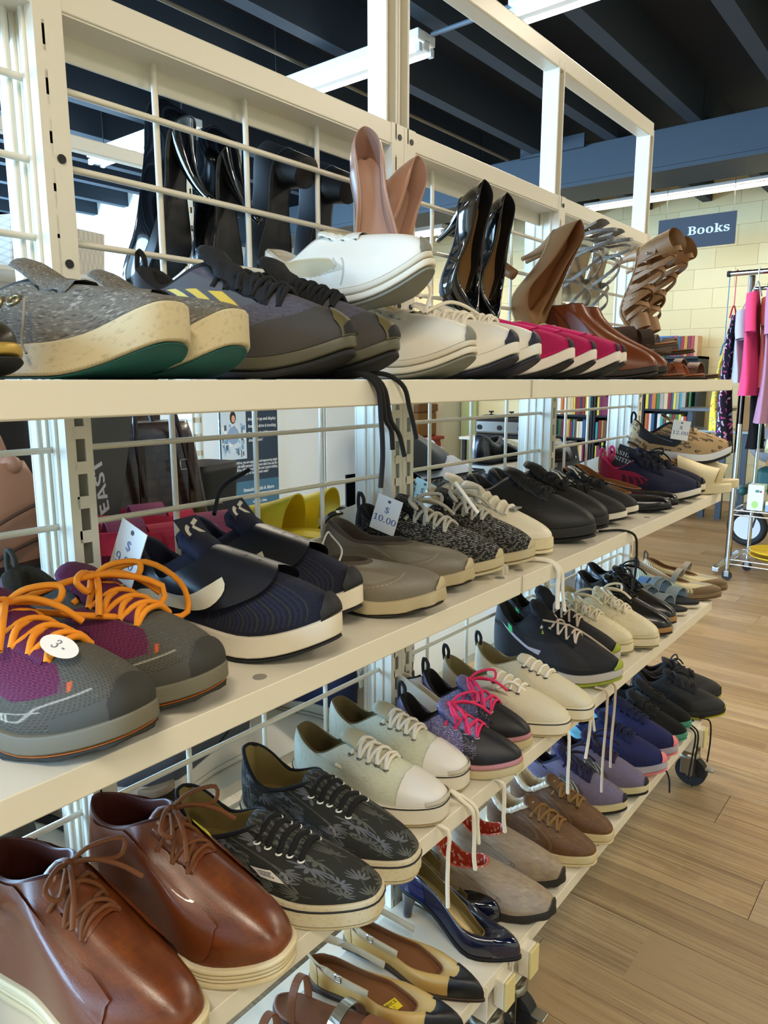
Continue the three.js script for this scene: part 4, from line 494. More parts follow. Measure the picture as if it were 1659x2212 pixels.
{ // white low canvas sneakers with rubber toe cap
  const t = paintTex('#c9ccb8', a => { a.noise(1600, ['#d1d4c2', '#c0c2ac', '#b9b89e'], 1, 4, 141); a.curve('#aeb09c', [[.1, .95], [.12, .4], [.1, .02]], 1.5, [2, 2]); a.curve('#a9ab98', [[.44, .98], [.5, .6], [.6, .44], [.72, .5], [.78, .8]], 1.5, [2, 2]); });
  const o = { name: 'canvas_sneaker', label: 'worn white canvas sneaker with rubber toe cap and metal eyelets', s: { L: .275, W: .1, rt: .34, et: .43, tw: .88, th: .032, tf: .034, spring: .006, rx1: .45, rw: .31, rim: [.06, .045, .07], toeH: .034, k2: .3, pad: .004 }, m: { upper: tex(t, 'weave', .9), lining: soft('#6e5f3c'), insole: soft('#80703f'), lace: mat('#d9d3c4', .9), eye: mat('#8b8b86', .3, 1), tongue: soft('#b9b79e') }, sole: [{ n: 'outsole', f: [0, .12], m: mat('#a8956a', .75), bottom: 1, off: .001 }, { n: 'foxing', f: [.12, 1], m: mat('#d8d0c0', .6), off: .004 }, { n: 'foxing_stripe', f: [.88, .96], m: mat('#15161f', .6), off: .0048 }], extra(g, s) { part(g, 'toe_cap', capGeo(s, .79, .0022), mat('#dcd9d4', .45)); }, patches: [{ n: 'toe_bumper', r: [.42, .58, -.02, .1, .0052, 16, 3], m: mat('#d6cdbc', .65, 0, { bumpMap: rep(bumpWeave, 6, 1.4), bumpScale: .002 }) }], tongue: [.68, .36, .012, .028, .004], lace: { xa: .46, xb: .68, n: 5, w: .026, r: .0034 } };
  const [[a], [b]] = pair(o, S3, [[.838, .296, 8], [.945, .272, 7]]);
  hang(a, 'laces', [[.78, .668, .13], [.79, .66, .16], [.815, .637, .215], [.83, .605, .285], [.84, .595, .306], [.845, .55, .304], [.846, .50, .303], [.85, .455, .302]], .0036, whtLace); hang(b, 'laces', [[.90, .62, .27], [.905, .606, .29], [.91, .595, .304], [.922, .55, .303], [.925, .5, .302], [.93, .475, .302]], .0036, whtLace); hang(b, 'laces', [[.9, .62, .27], [.915, .605, .292], [.92, .593, .306], [.93, .55, .305], [.936, .52, .304]], .003, whtLace); hang(b, 'laces', [[.98, .605, .25], [1.0, .602, .285], [1.01, .595, .303], [1.02, .56, .302], [1.022, .52, .301], [1.03, .49, .3]], .0036, whtLace); }
{ // glitter trainers with pink laces
  const t = paintTex('#0d0e16', a => { a.x.fillStyle = '#4d4f7a'; a.poly('#4d4c74', [[0, 0], [0, 1], [.97, 1], [.74, .55], [.56, 0]]); const r = rng(151); for (let i = 0; i < 16000; i++) { const v = r(), xf = r() * (.66 + .33 * v); if (xf > .5 + .35 * v && r() < .6) continue; const q = a.pt(xf, v, r() < .5 ? 1 : -1); a.x.fillStyle = ['#9fa4da', '#c9c3e6', '#6a6ca4', '#8a6f9a', '#d8d8ee', '#5b5c90'][Math.floor(r() * 6)]; a.x.fillRect(q[0], q[1], 1.6, 1.6); } });
  const pk = mat('#d8295f', .75), o = { name: 'kids_trainer', label: 'glittery lilac and black trainer with hot pink laces', s: { L: .235, W: .09, th: .026, tf: .026, spring: .014, rx1: .44, rim: [.07, .045, .07], toeH: .038, pad: .006 }, m: { upper: tex(t, null, .5), lining: soft('#08080a', 'mesh'), lace: pk, eye: mat('#b9a6b4', .4, .5), tongue: tex(t, null, .5), sole: mat('#c8b994', .65) }, sole: [{ n: 'outsole', f: [0, .62], m: mat('#bfb089', .65), bottom: 1, off: .004 }, { n: 'midsole', f: [.62, 1], m: mat('#b87f86', .6), off: .0025 }], tongue: [.7, .36, .02, .026], lace: { xa: .45, xb: .7, n: 4, w: .024, r: .0027, bow: 1 }, tab: mat('#1a1a1c', .8), extra(g, s) { part(g, 'side_badge', patchGeo(s, .17, .235, .16, .4, .003, 10, 5), mat('#a58fb0', .25, 0, { clearcoat: 1 })); part(g, 'heel_band', patchGeo(s, -.12, .12, -.01, .14, .0022, 14, 3), mat('#c8403f', .55)); } };
  pair(o, S3, [[1.026, .325, 8], [1.125, .295, 3]]); }
{ // white canvas with dark stripe
  const t = paintTex('#d9d0b6', a => { a.noise(1200, ['#e0d8c2', '#cfc5aa'], 1, 3, 161); a.curve('#b8ad8e', [[.46, .98], [.5, .5], [.58, .34], [.68, .4], [.75, .75]], 1.4, [2, 2]); });
  const o = { name: 'canvas_sneaker', label: 'clean white canvas lace-up sneaker with a thin black foxing line', s: { L: .275, W: .102, rt: .36, et: .45, th: .03, tf: .032, spring: .004, rx0: .01, rx1: .45, rw: .34, rim: [.062, .045, .062], toeH: .036, k2: .32, pad: .0035 }, m: { upper: tex(t, 'weave', .9), lining: soft('#94875f'), insole: soft('#9a8c60'), lace: mat('#e6e2d6', .9), eye: mat('#23252b', .4) }, sole: [{ n: 'outsole', f: [0, .12], m: mat('#b9a679', .75), bottom: 1, off: .001 }, { n: 'foxing', f: [.12, 1], m: mat('#ddd3b8', .6), off: .0035 }, { n: 'foxing_stripe', f: [.8, .9], m: mat('#15161f', .6), off: .0045 }], tongue: [.68, .4, .006, .028, .004], lace: { xa: .48, xb: .66, n: 4, w: .025, r: .003, style: 'bar' }, tab: mat('#1a1c24', .8) };
  const [[a], [b]] = pair(o, S3, [[1.214, .322, 1], [1.312, .332, -2]]);
  hang(a, 'laces', [[1.175, .675, .19], [1.195, .69, .21], [1.215, .66, .25], [1.22, .62, .32], [1.222, .57, .327], [1.227, .52, .325], [1.235, .475, .323]], .0032, mat('#e6e2d6', .9)); hang(b, 'laces', [[1.36, .61, .29], [1.37, .603, .303], [1.375, .56, .304], [1.372, .52, .303], [1.365, .485, .302]], .0034, whtLace); hang(b, 'laces', [[1.37, .61, .29], [1.38, .602, .303], [1.388, .57, .304], [1.4, .535, .304]], .0028, whtLace); }
{ // black high basketball shoes with lime sole
  const t = paintTex('#0d0f14', a => { a.noise(1500, ['#12141a', '#0a0b10'], 1, 3, 171); a.x.fillStyle = '#55525c'; for (let i = 0; i < 44; i++) for (let j = 0; j < 16; j++) for (const sd of [1, -1]) { const q = a.pt(.34 + i / 44 * .5, .12 + j / 16 * .5, sd); a.x.fillRect(q[0], q[1], 2, 1.2); } a.poly('#cbc8dc', [[.1, .62], [.2, .42], [.32, .26], [.42, .2], [.46, .34], [.34, .32], [.22, .48]]); a.poly('#45d884', [[.17, .5], [.21, .46], [.23, .66], [.19, .7]], [1]); a.x.strokeStyle = '#b8d838'; a.x.lineWidth = 2.5; a.x.beginPath(); const q = a.pt(.74, .8, 1); a.x.moveTo(q[0] - 5, q[1] + 2); a.x.lineTo(q[0] - 2, q[1] + 5); a.x.lineTo(q[0] + 6, q[1] - 4); a.x.stroke(); });
  const o = { name: 'high_top_shoe', label: 'black high-top basketball shoe with silver swoosh and lime tipped sole', s: { L: .3, W: .106, th: .032, tf: .028, spring: .022, rx1: .4, rim: [.11, .085, .115], ank: .5, toeH: .055, pad: .011, bulge: .006 }, m: { upper: tex(t, 'mesh', .7), lining: soft('#07080b', 'mesh'), tongue: soft('#0a0b0f', 'mesh'), lace: mat('#c9b7a6', .85), sole: mat('#b9b2a8', .5) }, sole: [{ n: 'outsole', f: [0, .3], m: mat('#8f9a2a', .55), bottom: 1, off: .003 }, { n: 'midsole', f: [.3, 1], m: mat('#b9b4ae', .5), off: .004 }], tongue: [.68, .3, .03, .034, .01], lace: { xa: .42, xb: .68, n: 5, w: .027, r: .003 }, patches: [{ n: 'toe_bumper', r: [.44, .56, -.02, f => .05 + .12 * Math.sin(f * Math.PI), .004], m: mat('#93a02e', .55) }] };
  const [[a], [b]] = pair(o, S3, [[1.490, .318, 4], [1.597, .275, 2]]); hang(b, 'laces', [[1.45, .735, .15], [1.49, .72, .2], [1.53, .68, .25], [1.55, .64, .30]], .0026, mat('#b9a898', .85)); for (const [x, l] of [[1.46, .24], [1.505, .2]]) hang(a, 'laces', [[x - .01, .61, .28], [x, .603, .302], [x + .004, .57, .304], [x + .0, .6 - l * .7, .303], [x + .006, .6 - l, .302]], .0028, mat('#c9b7a6', .85)); }
{ const t = paintTex('#d8ccac', a => { a.noise(900, ['#e0d5b8', '#cec09c'], 2, 6, 181); a.curve('#b3a680', [[.5, .1], [.58, .45], [.7, .62]], 1.6); a.curve('#b3a680', [[.66, .2], [.72, .5], [.86, .6]], 1.6); }); const o = { name: 'court_sneaker', label: 'cream chunky lace-up sneaker beside the black boots', s: { L: .275, W: .106, th: .036, tf: .034, spring: .008, rx1: .43, rim: [.07, .056, .08], toeH: .046, bulge: .006 }, m: { upper: tex(t, 'leather', .5), lining: soft('#b3a582'), lace: mat('#dbd2ba', .85), eye: mat('#cbbf9e', .5), sole: mat('#d6c9a6', .6), tongue: leather('#d8ccac', .5) }, sole: [{ n: 'outsole', f: [0, .16], m: mat('#8f845f', .7), bottom: 1, off: .002, scallop: .0015 }, { n: 'midsole', f: [.16, .75], m: mat('#d8ccac', .6), off: .004 }, { n: 'welt', f: [.75, 1], m: mat('#d0c29c', .6), off: .0025 }], tongue: [.7, .36, .022, .03], lace: { xa: .44, xb: .7, n: 5, w: .026, r: .0032, bow: 1 } }; pair(o, S3, [[1.695, .265, -2], [1.79, .302, -3]]); }
{ const o = { name: 'ankle_boot', label: 'black leather lace-up ankle boot with tan stitched sole', cat: 'boot', s: { L: .275, W: .098, th: .026, tf: .02, spring: .01, rx0: .03, rx1: .4, rw: .33, rim: [.1, .095, .108], ank: .8, toeH: .07 }, m: { upper: leather('#0b0b0d', .3, { clearcoat: .25 }), lining: mat('#10141c', .8), lace: blkLace, eye: mat('#6a6a6a', .3, 1), sole: mat('#a27a48', .6), outsole: mat('#2a2018', .7) }, tongue: [.62, .32, .012, .03], lace: { xa: .4, xb: .62, n: 4, w: .024, r: .0024, bow: 1 } }; pair(o, S3, [[1.893, .298, -3], [2.0, .28, -3]]); }
{ // chevron strap sandals
  const zz = canvasTex(128, 64, (x, w, h) => { x.fillStyle = '#4d6472'; x.fillRect(0, 0, w, h); x.strokeStyle = '#a9b2ae'; x.lineWidth = 3; for (let k = -2; k < 12; k++) { x.beginPath(); for (let i = 0; i <= 8; i++) x.lineTo(i * 16, k * 8 + (i % 2) * 10); x.stroke(); } }), sm = mat('#ffffff', .8, 0, { map: rep(zz, 1, 1) });
  [[2.10, .278, -2], [2.205, .285, 0]].forEach(([x, z, th], i) => { const [g, s] = sandal({ label: 'sports sandal with blue grey chevron straps', s: { L: .255, W: .094, th: .024, tf: .018 }, m: { sole: mat('#d4ccb6', .6), bed: mat('#16181c', .8), strap: sm }, straps: [[.7, .74, .04, .035], [.5, .55, .055, .03], [.3, .3, .05, .03, .05, mat('#5c86b4', .6)], [.42, .62, .06, .02]] }, i ? 1 : -1); place(g, s, [x, z], S3 + .0005, th); }); }
{ const t = paintTex('#8d8674', a => { for (let k = 0; k < 26; k++) { const x0 = .04 + k * .036; a.curve('#e2d69c', [[x0, .1], [x0 + .02, .4], [x0, .7], [x0 + .02, .95]], 3.2); } a.poly('#6b5638', [[.74, 0], [.76, .4], [.9, .5], [1, .5], [1, 0]]); a.poly('#7a766c', [[0, 0], [.4, 0], [.4, .1], [0, .14]]); }); const o = { name: 'mary_jane_shoe', label: 'taupe and cream wave pattern strap shoe at the shelf end', s: { L: .265, W: .096, th: .024, tf: .018, spring: .014, rx1: .66, rw: .35, rim: [.05, .036, .026], toeH: .036 }, m: { upper: tex(t, null, .7), lining: mat('#6b5232', .8), insole: mat('#74582f', .8), sole: mat('#7c6548', .7) }, tab: mat('#5c564a', .8), extra(g, s) { part(g, 'strap', ribbon([0, .2, .4, .6, .8, 1].map(f => { const a = f * Math.PI; return V((.5 + .04 * Math.sin(a)) * s.L, s.base(.5) + .028 + .034 * Math.sin(a), .042 * Math.cos(a)); }), .018, .003, p => V(0, p.y - .02, p.z), 14), mat('#7e776a', .8)); } }; pair(o, S3, [[2.315, .312, 3], [2.42, .306, 3]].map(([x, z, t2]) => [x, z, t2])); }
// ---------------------------------------------------------------- shoes on the bottom shelf
{ // beige slingback flats with black pointed toe
  const o = { name: 'slingback_flat', label: 'beige slingback flat with pointed black toe cap and buckle', s: { L: .285, W: .092, rt: .5, et: .8, tw: .9, hw: .62, ww: .6, th: .012, tf: .006, spring: .004, rise: .006, rx0: .0, rx1: .72, rw: .4, rim: [.03, .022, .016], toeH: .03, pad: .002, k2: .3 }, m: { upper: leather('#b5904f', .4), lining: leather('#6e4526', .5), insole: leather('#7d4f2b', .5), sole: mat('#3a2a1c', .6) }, extra(g, s) { part(g, 'toe_cap', capGeo(s, .8), leather('#0c0c0d', .4), 'black pointed toe cap'); part(g, 'heel_block', box(.05, .012, .045, .03, .006, 0), mat('#3a2416', .6)); part(g, 'sling_strap', ribbon([V(.13, .05, .034), V(.06, .062, .034), V(.006, .072, .02), V(-.004, .074, 0), V(.006, .072, -.02), V(.06, .062, -.034), V(.13, .05, -.034)], .013, .0026, p => V(-.4 * (p.x < .05), .0, p.z), 26), leather('#b9a98c', .45)); part(g, 'buckle', new THREE.TorusGeometry(.008, .0017, 6, 4).rotateZ(.78).translate(.075, .061, .037), M.chrome); part(g, 'heel_cup', patchGeo(s, -.1, .1, 0, 1, .001, 12, 4), leather('#a5814a', .45)); } };
  const [[a]] = pair(o, S4, [[.873, .318, 14], [.962, .308, 10]]);
  const st = canvasTex(64, 48, (x, w, h) => { x.fillStyle = '#e3c91a'; x.fillRect(0, 0, w, h); x.fillStyle = '#171410'; x.font = 'bold 19px serif'; x.fillText('PRICE', 3, 20); x.font = '16px serif'; x.fillText('$ 5', 18, 40); }); const q = part(a, 'price_sticker', box(.03, .0008, .022), mat('#ffffff', .5, 0, { map: st }), 'yellow price sticker'); q.position.set(.165, .0215, 0.012); q.rotation.y = 1.1; }
{ const m = { sole: mat('#3a2416', .7), bed: leather('#6b3f22', .5), strap: leather('#7d4a28', .45) }; [[.70, .29, 14], [.785, .275, 14]].forEach(([x, z, th], i) => { const [g, s] = sandal({ label: 'brown leather sandal with silver metal strap', s: { L: .25, W: .09 }, m, straps: [[.74, .78, .034, .04], [.5, .6, .05, .02, 0, mat('#b9b6ae', .25, 1)], [.2, .2, .065, .014]] }, i ? 1 : -1); place(g, s, [x, z], S4 + .0005, th); }); }
{ // navy patent pump
  const o = { name: 'pump', cat: 'pump', label: 'navy patent pump with gold lining', s: { L: .25, W: .086, rt: .42, et: .55, hw: .68, ww: .6, th: .006, tf: .006, spring: .004, rise: .068, flat: .12, drop: .7, rx0: .0, rx1: .72, rw: .42, rim: [.05, .04, .02], toeH: .034, pad: .002, k2: .3 }, m: { upper: leather('#0b1026', .2, { clearcoat: .6, clearcoatRoughness: .1 }), lining: mat('#7a6a44', .35, .3), insole: mat('#8a7a50', .35, .3), sole: blk }, heel: { topX: [.01, .2], tip: [.06, .012], tipR: .009, k: 2, m: patent('#0d132b') }, patches: [{ n: 'heel_cup', r: [-.17, .17, 0, .98, .001, 20, 6], m: patent('#101a44') }], extra(g, s) { part(g, 'toe_cap', capGeo(s, .83, .001), patent('#0b1128')); } };
  const [[b]] = pair({ ...o, single: 1 }, S4, [[1.073, .313, 8]]);
  pair({ ...o, single: 1, name: 'pump', label: 'black pump with gold lining behind the navy patent pump', m: { ...o.m, upper: leather('#121214', .3) }, patches: [], heel: { ...o.heel, m: blk } }, S4, [[1.135, .235, 8]]); }
{ // beige suede slip-ons with red lining
  const t = paintTex('#948270', a => { a.noise(700, ['rgba(166,148,122,.35)', 'rgba(128,108,84,.3)', 'rgba(156,138,108,.35)'], 4, 18, 191); for (const k of [0, 1]) a.curve('#6d5d48', [[.44, .98], [.5, .64], [.6, .5], [.66, .4], [.6, .26], [.5, .2]].map(([p, q]) => [p + k * .022, q - k * .03]), 1.5); a.curve('#4d4234', [[.452, .97], [.512, .62], [.612, .48], [.672, .39], [.612, .25], [.512, .185]], 4, [1.5, 5]); });
  const fl = canvasTex(128, 128, (x, w, h) => { x.fillStyle = '#b43a22'; x.fillRect(0, 0, w, h); const r = rng(7); for (let i = 0; i < 90; i++) { x.fillStyle = ['#e8d9cc', '#e0a894', '#c85a3c'][i % 3]; x.beginPath(); x.ellipse(r() * w, r() * h, 2 + r() * 6, 1.5 + r() * 4, r() * 3, 0, 7); x.fill(); } });
  const o = { name: 'slip_on_shoe', label: 'beige suede slip-on with red floral lining', s: { L: .265, W: .1, rt: .36, et: .48, th: .022, tf: .018, spring: .016, rx1: .48, rw: .38, rim: [.075, .055, .064], toeH: .055, bulge: .006, pad: .003 }, m: { upper: tex(t, 'leather', .9), lining: mat('#ffffff', .8, 0, { map: rep(fl, 4, 1.5) }), insole: mat('#ffffff', .8, 0, { map: fl }), sole: mat('#221d1a', .75) }, sole: [{ n: 'outsole', f: [0, 1], m: mat('#241f1b', .75), bottom: 1, off: .003, scallop: .0015 }], patches: [{ n: 'toe_bumper', r: [.45, .55, -.02, f => .06 + .12 * Math.sin(f * Math.PI), .003], m: mat('#26211d', .75) }] };
  pair(o, S4, [[1.203, .318, 9], [1.315, .29, 7]]); }
{ // brown sneakers with fleece
  const t = paintTex('#5c3d1e', a => { a.noise(900, ['rgba(122,84,42,.35)', 'rgba(74,46,22,.35)', 'rgba(104,72,38,.3)'], 3, 12, 201); for (const k of [0, 1]) { a.curve('#a98f62', [[.2, .8], [.4, .5], [.56, .4], [.66, .3]].map(([p, q]) => [p, q - k * .04]), 1.1, [2, 2]); a.curve('#a98f62', [[.46, .3], [.54, .24], [.6, .42], [.64, .9]].map(([p, q]) => [p + k * .015, q]), 1.1, [2, 2]); a.curve('#a98f62', [[.66, .0], [.7, .3], [.74, .9]].map(([p, q]) => [p + k * .015, q]), 1.1, [2, 2]); } });
  const fleece = mat('#c9b999', .95, 0, { bumpMap: rep(bumpLeather, 6, 2), bumpScale: .004 }), o = { name: 'fleece_sneaker', label: 'brown leather sneaker with white fleece lining', s: { L: .265, W: .1, rt: .36, et: .45, th: .026, tf: .026, spring: .006, rx1: .44, rw: .31, rim: [.066, .05, .074], toeH: .044, pad: .012 }, m: { upper: tex(t, 'leather', .6), lining: fleece, insole: fleece, lace: mat('#7c5a2c', .85), eye: mat('#4a3a22', .4, .6), tongue: leather('#5a3b1c', .6), sole: mat('#c9b88e', .65) }, tongue: [.7, .36, .02, .028], lace: { xa: .46, xb: .7, n: 4, w: .026, r: .0042 }, extra(g, s) { const r = rng(17), l = []; for (let j = 0; j < 90; j++) { const p = s.rimP(j / 90, .002); l.push(new THREE.IcosahedronGeometry(.0062 + r() * .0024, 0).translate(p.x, p.y + .002, p.z)); } part(g, 'fleece_trim', merge(l), mat('#e0d8c8', .95)).userData.kind = 'stuff'; } };
  pair(o, S4, [[1.416, .313, 2], [1.527, .312, 1]]); }
{ // purple grey trainers with N
  const t = paintTex('#6e667e', a => { a.noise(2200, ['#787088', '#645c74', '#5c5668'], 1, 3, 211); a.poly('#251d4a', [[0, .4], [0, 1], [.45, 1], [.36, .66], [.14, .62]]); a.poly('#57504a', [[.34, .02], [.44, .5], [.62, .78], [.72, .5], [.66, .02]]); for (const sd of [[1], [-1]]) a.poly('#d2cdbc', [[.4, .1], [.48, .56], [.53, .56], [.6, .3], [.64, .62], [.69, .6], [.62, .1], [.57, .1], [.5, .38], [.46, .1], [.4, .1]], sd, 3.4); a.poly('#d9d2b0', [[.22, .7], [.3, .72], [.3, .84], [.22, .82]], [1, -1], 3); a.noise(900, ['#857d96'], 1, 2, 212); });
  const o = { name: 'running_shoe', label: 'lilac grey running shoe with a large outlined N', s: { L: .27, W: .1, th: .03, tf: .026, spring: .018, rx1: .43, rim: [.075, .06, .082], toeH: .044, pad: .009 }, m: { upper: tex(t, 'mesh', .8), lining: soft('#17122c', 'mesh'), tongue: soft('#271f48', 'mesh'), lace: mat('#20182f', .9), sole: mat('#c8bb92', .6), outsole: blk }, tongue: [.7, .33, .03, .03, .007], lace: { xa: .43, xb: .68, n: 5, w: .026, r: .003, bow: 1 }, patches: [{ n: 'toe_bumper', r: [.46, .54, -.02, f => .06 + .14 * Math.sin(f * Math.PI), .003], m: blk }] };
  pair(o, S4, [[1.642, .295, 1], [1.762, .31, 0]]); }
{ const t = paintTex('#0b1450', a => { a.noise(2200, ['#0e185e', '#081044', '#101a66'], 1, 3, 221); a.poly('#7fd0ee', [[.06, .12], [.12, .6], [.18, .5], [.3, .3], [.5, .36], [.3, .12]]); a.poly('#2354c8', [[.2, .6], [.28, .9], [.44, .52], [.4, .4]], [1, -1], 4); a.curve('#a8e6f4', [[.18, .58], [.26, .86], [.4, .62], [.52, .36]], 4); }); const pink = mat('#d8787e', .55); const o = { name: 'running_shoe', label: 'royal blue running shoe with pink toe tip', s: { L: .29, W: .106, th: .036, tf: .028, spring: .026, rx1: .42, rim: [.078, .062, .085], toeH: .05, pad: .01 }, m: { upper: tex(t, 'mesh', .75), lining: soft('#0c143c', 'mesh'), tongue: soft('#0e1648', 'mesh'), lace: mat('#0b1233', .9), sole: mat('#a9a4b4', .5), outsole: pink }, tongue: [.7, .33, .025, .03, .007], lace: { xa: .43, xb: .68, n: 5, w: .026, r: .0028 }, patches: [{ n: 'toe_bumper', r: [.455, .545, -.02, f => .05 + .22 * Math.sin(f * Math.PI), .003], m: pink }] };
  const [[a]] = pair(o, S4, [[1.875, .315, -4], [2.0, .31, -4]]); hang(a, 'laces', [[1.91, .212, .27], [1.925, .21, .30], [1.94, .18, .31], [1.955, .13, .31]], .0025, mat('#0b1233', .9)); }
{ const o = { name: 'knit_trainer', label: 'fuzzy black trainer with sea green sole', s: { L: .27, W: .1, th: .026, tf: .022, spring: .016, rx1: .43, rim: [.072, .056, .078], toeH: .042 }, m: { upper: soft('#0e0f10', 'knit', .98), lining: soft('#0f1114', 'mesh'), lace: blkLace, sole: mat('#3f8a74', .6), tongue: soft('#101113', 'mesh') }, tongue: [.7, .33, .024, .03, .007], lace: { xa: .43, xb: .66, n: 4, w: .025, r: .0027 }, extra(g, s) { const t = canvasTex(64, 24, (x, w, h) => { x.fillStyle = '#17181a'; x.fillRect(0, 0, w, h); x.fillStyle = '#c9cfc4'; x.fillRect(2, 13, 60, 9); x.fillStyle = '#8ab83a'; x.fillRect(4, 15, 10, 5); }); const m = part(g, 'brand_tag', box(.05, .02, .002), mat('#ffffff', .5, 0, { map: t })); m.position.set(.13, .085, .05); m.rotation.set(-.4, 0, -.3); } }; pair(o, S4, [[2.11, .298, -3], [2.213, .285, -3]]); }
{ const t = paintTex('#0c0d0f', a => { a.poly('#1e2022', [[.66, 0], [.72, .36], [.88, .42], [1, .4], [1, 0]]); a.poly('#0c1a44', [[.05, .3], [.06, .95], [.26, .95], [.2, .4]]); a.curve('#2a2c2e', [[.4, .1], [.5, .5], [.62, .6]], 3); }), ys = mat('#a8a01e', .55), o = { name: 'running_shoe', label: 'black lace-up trainer with yellow speckled sole at the rack end', s: { L: .285, W: .104, th: .028, tf: .024, spring: .02, rx1: .43, rim: [.075, .06, .085], toeH: .046, pad: .009 }, m: { upper: tex(t, 'mesh', .7), lining: soft('#0a0b0e', 'mesh'), tongue: soft('#111214', 'mesh'), lace: mat('#121314', .9), sole: mat('#17181a', .6), outsole: ys }, tongue: [.7, .33, .026, .03, .007], lace: { xa: .43, xb: .68, n: 5, w: .026, r: .0028, bow: .8 }, patches: [{ n: 'toe_bumper', r: [.47, .53, -.02, f => .04 + .06 * Math.sin(f * Math.PI), .003], m: ys }] };
  const [[a], [b]] = pair(o, S4, [[2.352, .345, 6], [2.50, .295, 22]]);
  for (const [x, z, l, e] of [[2.20, .303, .12, -.05], [2.215, .306, .16, -.03]]) hang(a, 'laces', [[x + .02, .215, .28], [x, .207, z], [x + e * .5, .2 - l * .5, z + .003], [x + e, .2 - l, z + .003]], .0026, blkLace); hang(b, 'laces', [[2.29, .22, .29], [2.33, .2, .31], [2.338, .14, .315], [2.33, .06, .313]], .0026, blkLace); }
// ---------------------------------------------------------------- heels hooked on the wire grid
function poseHung(g, anchor, world, ht, facing, alpha) { // ht: heel top to toe tip, facing: where the opening looks
  const h = V(...ht).normalize(), f = V(...facing); f.addScaledVector(h, -f.dot(h)).normalize(); const c = Math.cos(alpha), s = Math.sin(alpha);
  const x = h.clone().multiplyScalar(c).addScaledVector(f, s), y = f.clone().multiplyScalar(c).addScaledVector(h, -s); pose(g, anchor, world, x.toArray(), y.toArray());
}
function pump(o, world, ht, facing, hand) {
  const [g, s] = buildShoe({ name: 'pump', cat: 'pump', sole: [{ n: 'outsole', f: [0, 1], m: o.soleM || mat('#1a1614', .5), bottom: 1, off: .001 }], ...o, s: { L: .225, W: .092, rt: .5, et: .7, tw: .85, hw: .66, ww: .56, th: .005, tf: o.plat || .005, spring: .006, rise: .1, flat: .08, drop: .74, rx0: .0, rx1: .74, rw: .42, rim: [.052, .036, .018], toeH: .034, pad: .002, k2: .3, ...o.s } }, hand);
  const a = s.rimP(0), alpha = Math.atan2(a.y, s.L); poseHung(g, a, world, ht, facing, alpha); return [g, s];
}
{
  const nude = leather('#b88a70', .34, { clearcoat: .25, clearcoatRoughness: .3 }), o = { label: 'nude leather pump hooked on the wire grid', m: { upper: nude, lining: leather('#b08a78', .5), insole: leather('#b88f7a', .5) }, s: { rim: [.06, .042, .02] }, heel: { topX: [.005, .2], tip: [.12, .012], tipR: .005, k: 2.6, m: nude }, soleM: mat('#8a6446', .5) };
  pump(o, [.905, 1.648, .09], [.06, -.985, .1], [-.75, .1, .75], -1); pump(o, [1.03, 1.632, .10], [-.2, -.97, -.12], [-.1, .1, 1], 1);
}
{
  const bp = patent('#060607'), o = { label: 'black patent pump hooked by its heel through the grid', m: { upper: bp, lining: mat('#0c0b0b', .5), insole: leather('#7a5626', .5) }, s: { rim: [.058, .044, .024], W: .084 }, plat: .018, heel: { topX: [.005, .2], tip: [.16, .012], tipR: .0055, k: 2.4, m: bp } };
  pump(o, [1.238, 1.637, .10], [.12, -.95, -.26], [-.3, .15, 1], -1); pump(o, [1.33, 1.632, .095], [.08, -.97, -.2], [-.3, .15, 1], 1);
}
{
  const sd = mat('#7d5a34', .92, 0, { ...bumped('leather'), sheen: .4, sheenColor: new THREE.Color('#b08a58') }), o = { label: 'tan suede pump hung over the brown ankle boot', m: { upper: sd, lining: leather('#6b431c', .6), insole: leather('#74481d', .6) }, s: { rim: [.058, .042, .022] }, soleM: mat('#9c8763', .3), heel: { topX: [.005, .2], tip: [.14, .012], tipR: .005, k: 2.4, m: sd } };
  pump(o, [1.562, 1.612, .145], [-.12, -.89, -.44], [-.3, -.1, 1], -1); pump(o, [1.615, 1.622, .12], [-.05, -.92, -.38], [-.3, -.1, 1], 1);
}
{ // seen from behind through the grid
  const bp = patent('#050506'), o = { label: 'black patent stiletto hanging sole outwards behind the grid', m: { upper: bp, lining: leather('#8a6a30', .5), insole: leather('#8a6a30', .5) }, s: { L: .245, W: .09, rim: [.058, .046, .024] }, soleM: leather('#0d0d0e', .42), plat: .02, heel: { topX: [.005, .22], tip: [.3, .012], tipR: .0055, k: 2.0, m: bp } };
  pump(o, [.684, 1.672, -.10], [-.16, -.98, .0], [-.35, .15, -1], -1); pump(o, [.772, 1.655, -.10], [-.14, -.98, .02], [-.25, .15, -1], 1);
  const w = { label: 'black wedge shoe hanging with its round heel showing', m: { upper: mat('#111214', .6), lining: blk }, s: { L: .25, W: .088, rise: .05, rim: [.05, .04, .03] }, soleM: leather('#101011', .5), heel: { topX: [.0, .26], tip: [.1, .012], tipR: .024, k: 1.2, m: mat('#141415', .45) } };
  pump(w, [.872, 1.655, -.09], [-.1, -.99, .0], [-.1, .25, -1], -1); pump({ ...w, m: { upper: mat('#0d1016', .6), lining: blk } }, [.975, 1.65, -.09], [-.1, -.99, .0], [-.1, .25, -1], 1);
  const tn = leather('#7a5632', .5), t2 = { label: 'tan wedge shoe behind the grid beside black patent pumps', single: 1, m: { upper: tn, lining: tn }, soleM: leather('#8a683e', .6), heel: { topX: [0, .24], tip: [.08, .012], tipR: .012, k: 1.6, m: tn } }; pump(t2, [1.475, 1.60, -.09], [.0, -.99, .02], [-.1, .2, -1], 1);
}
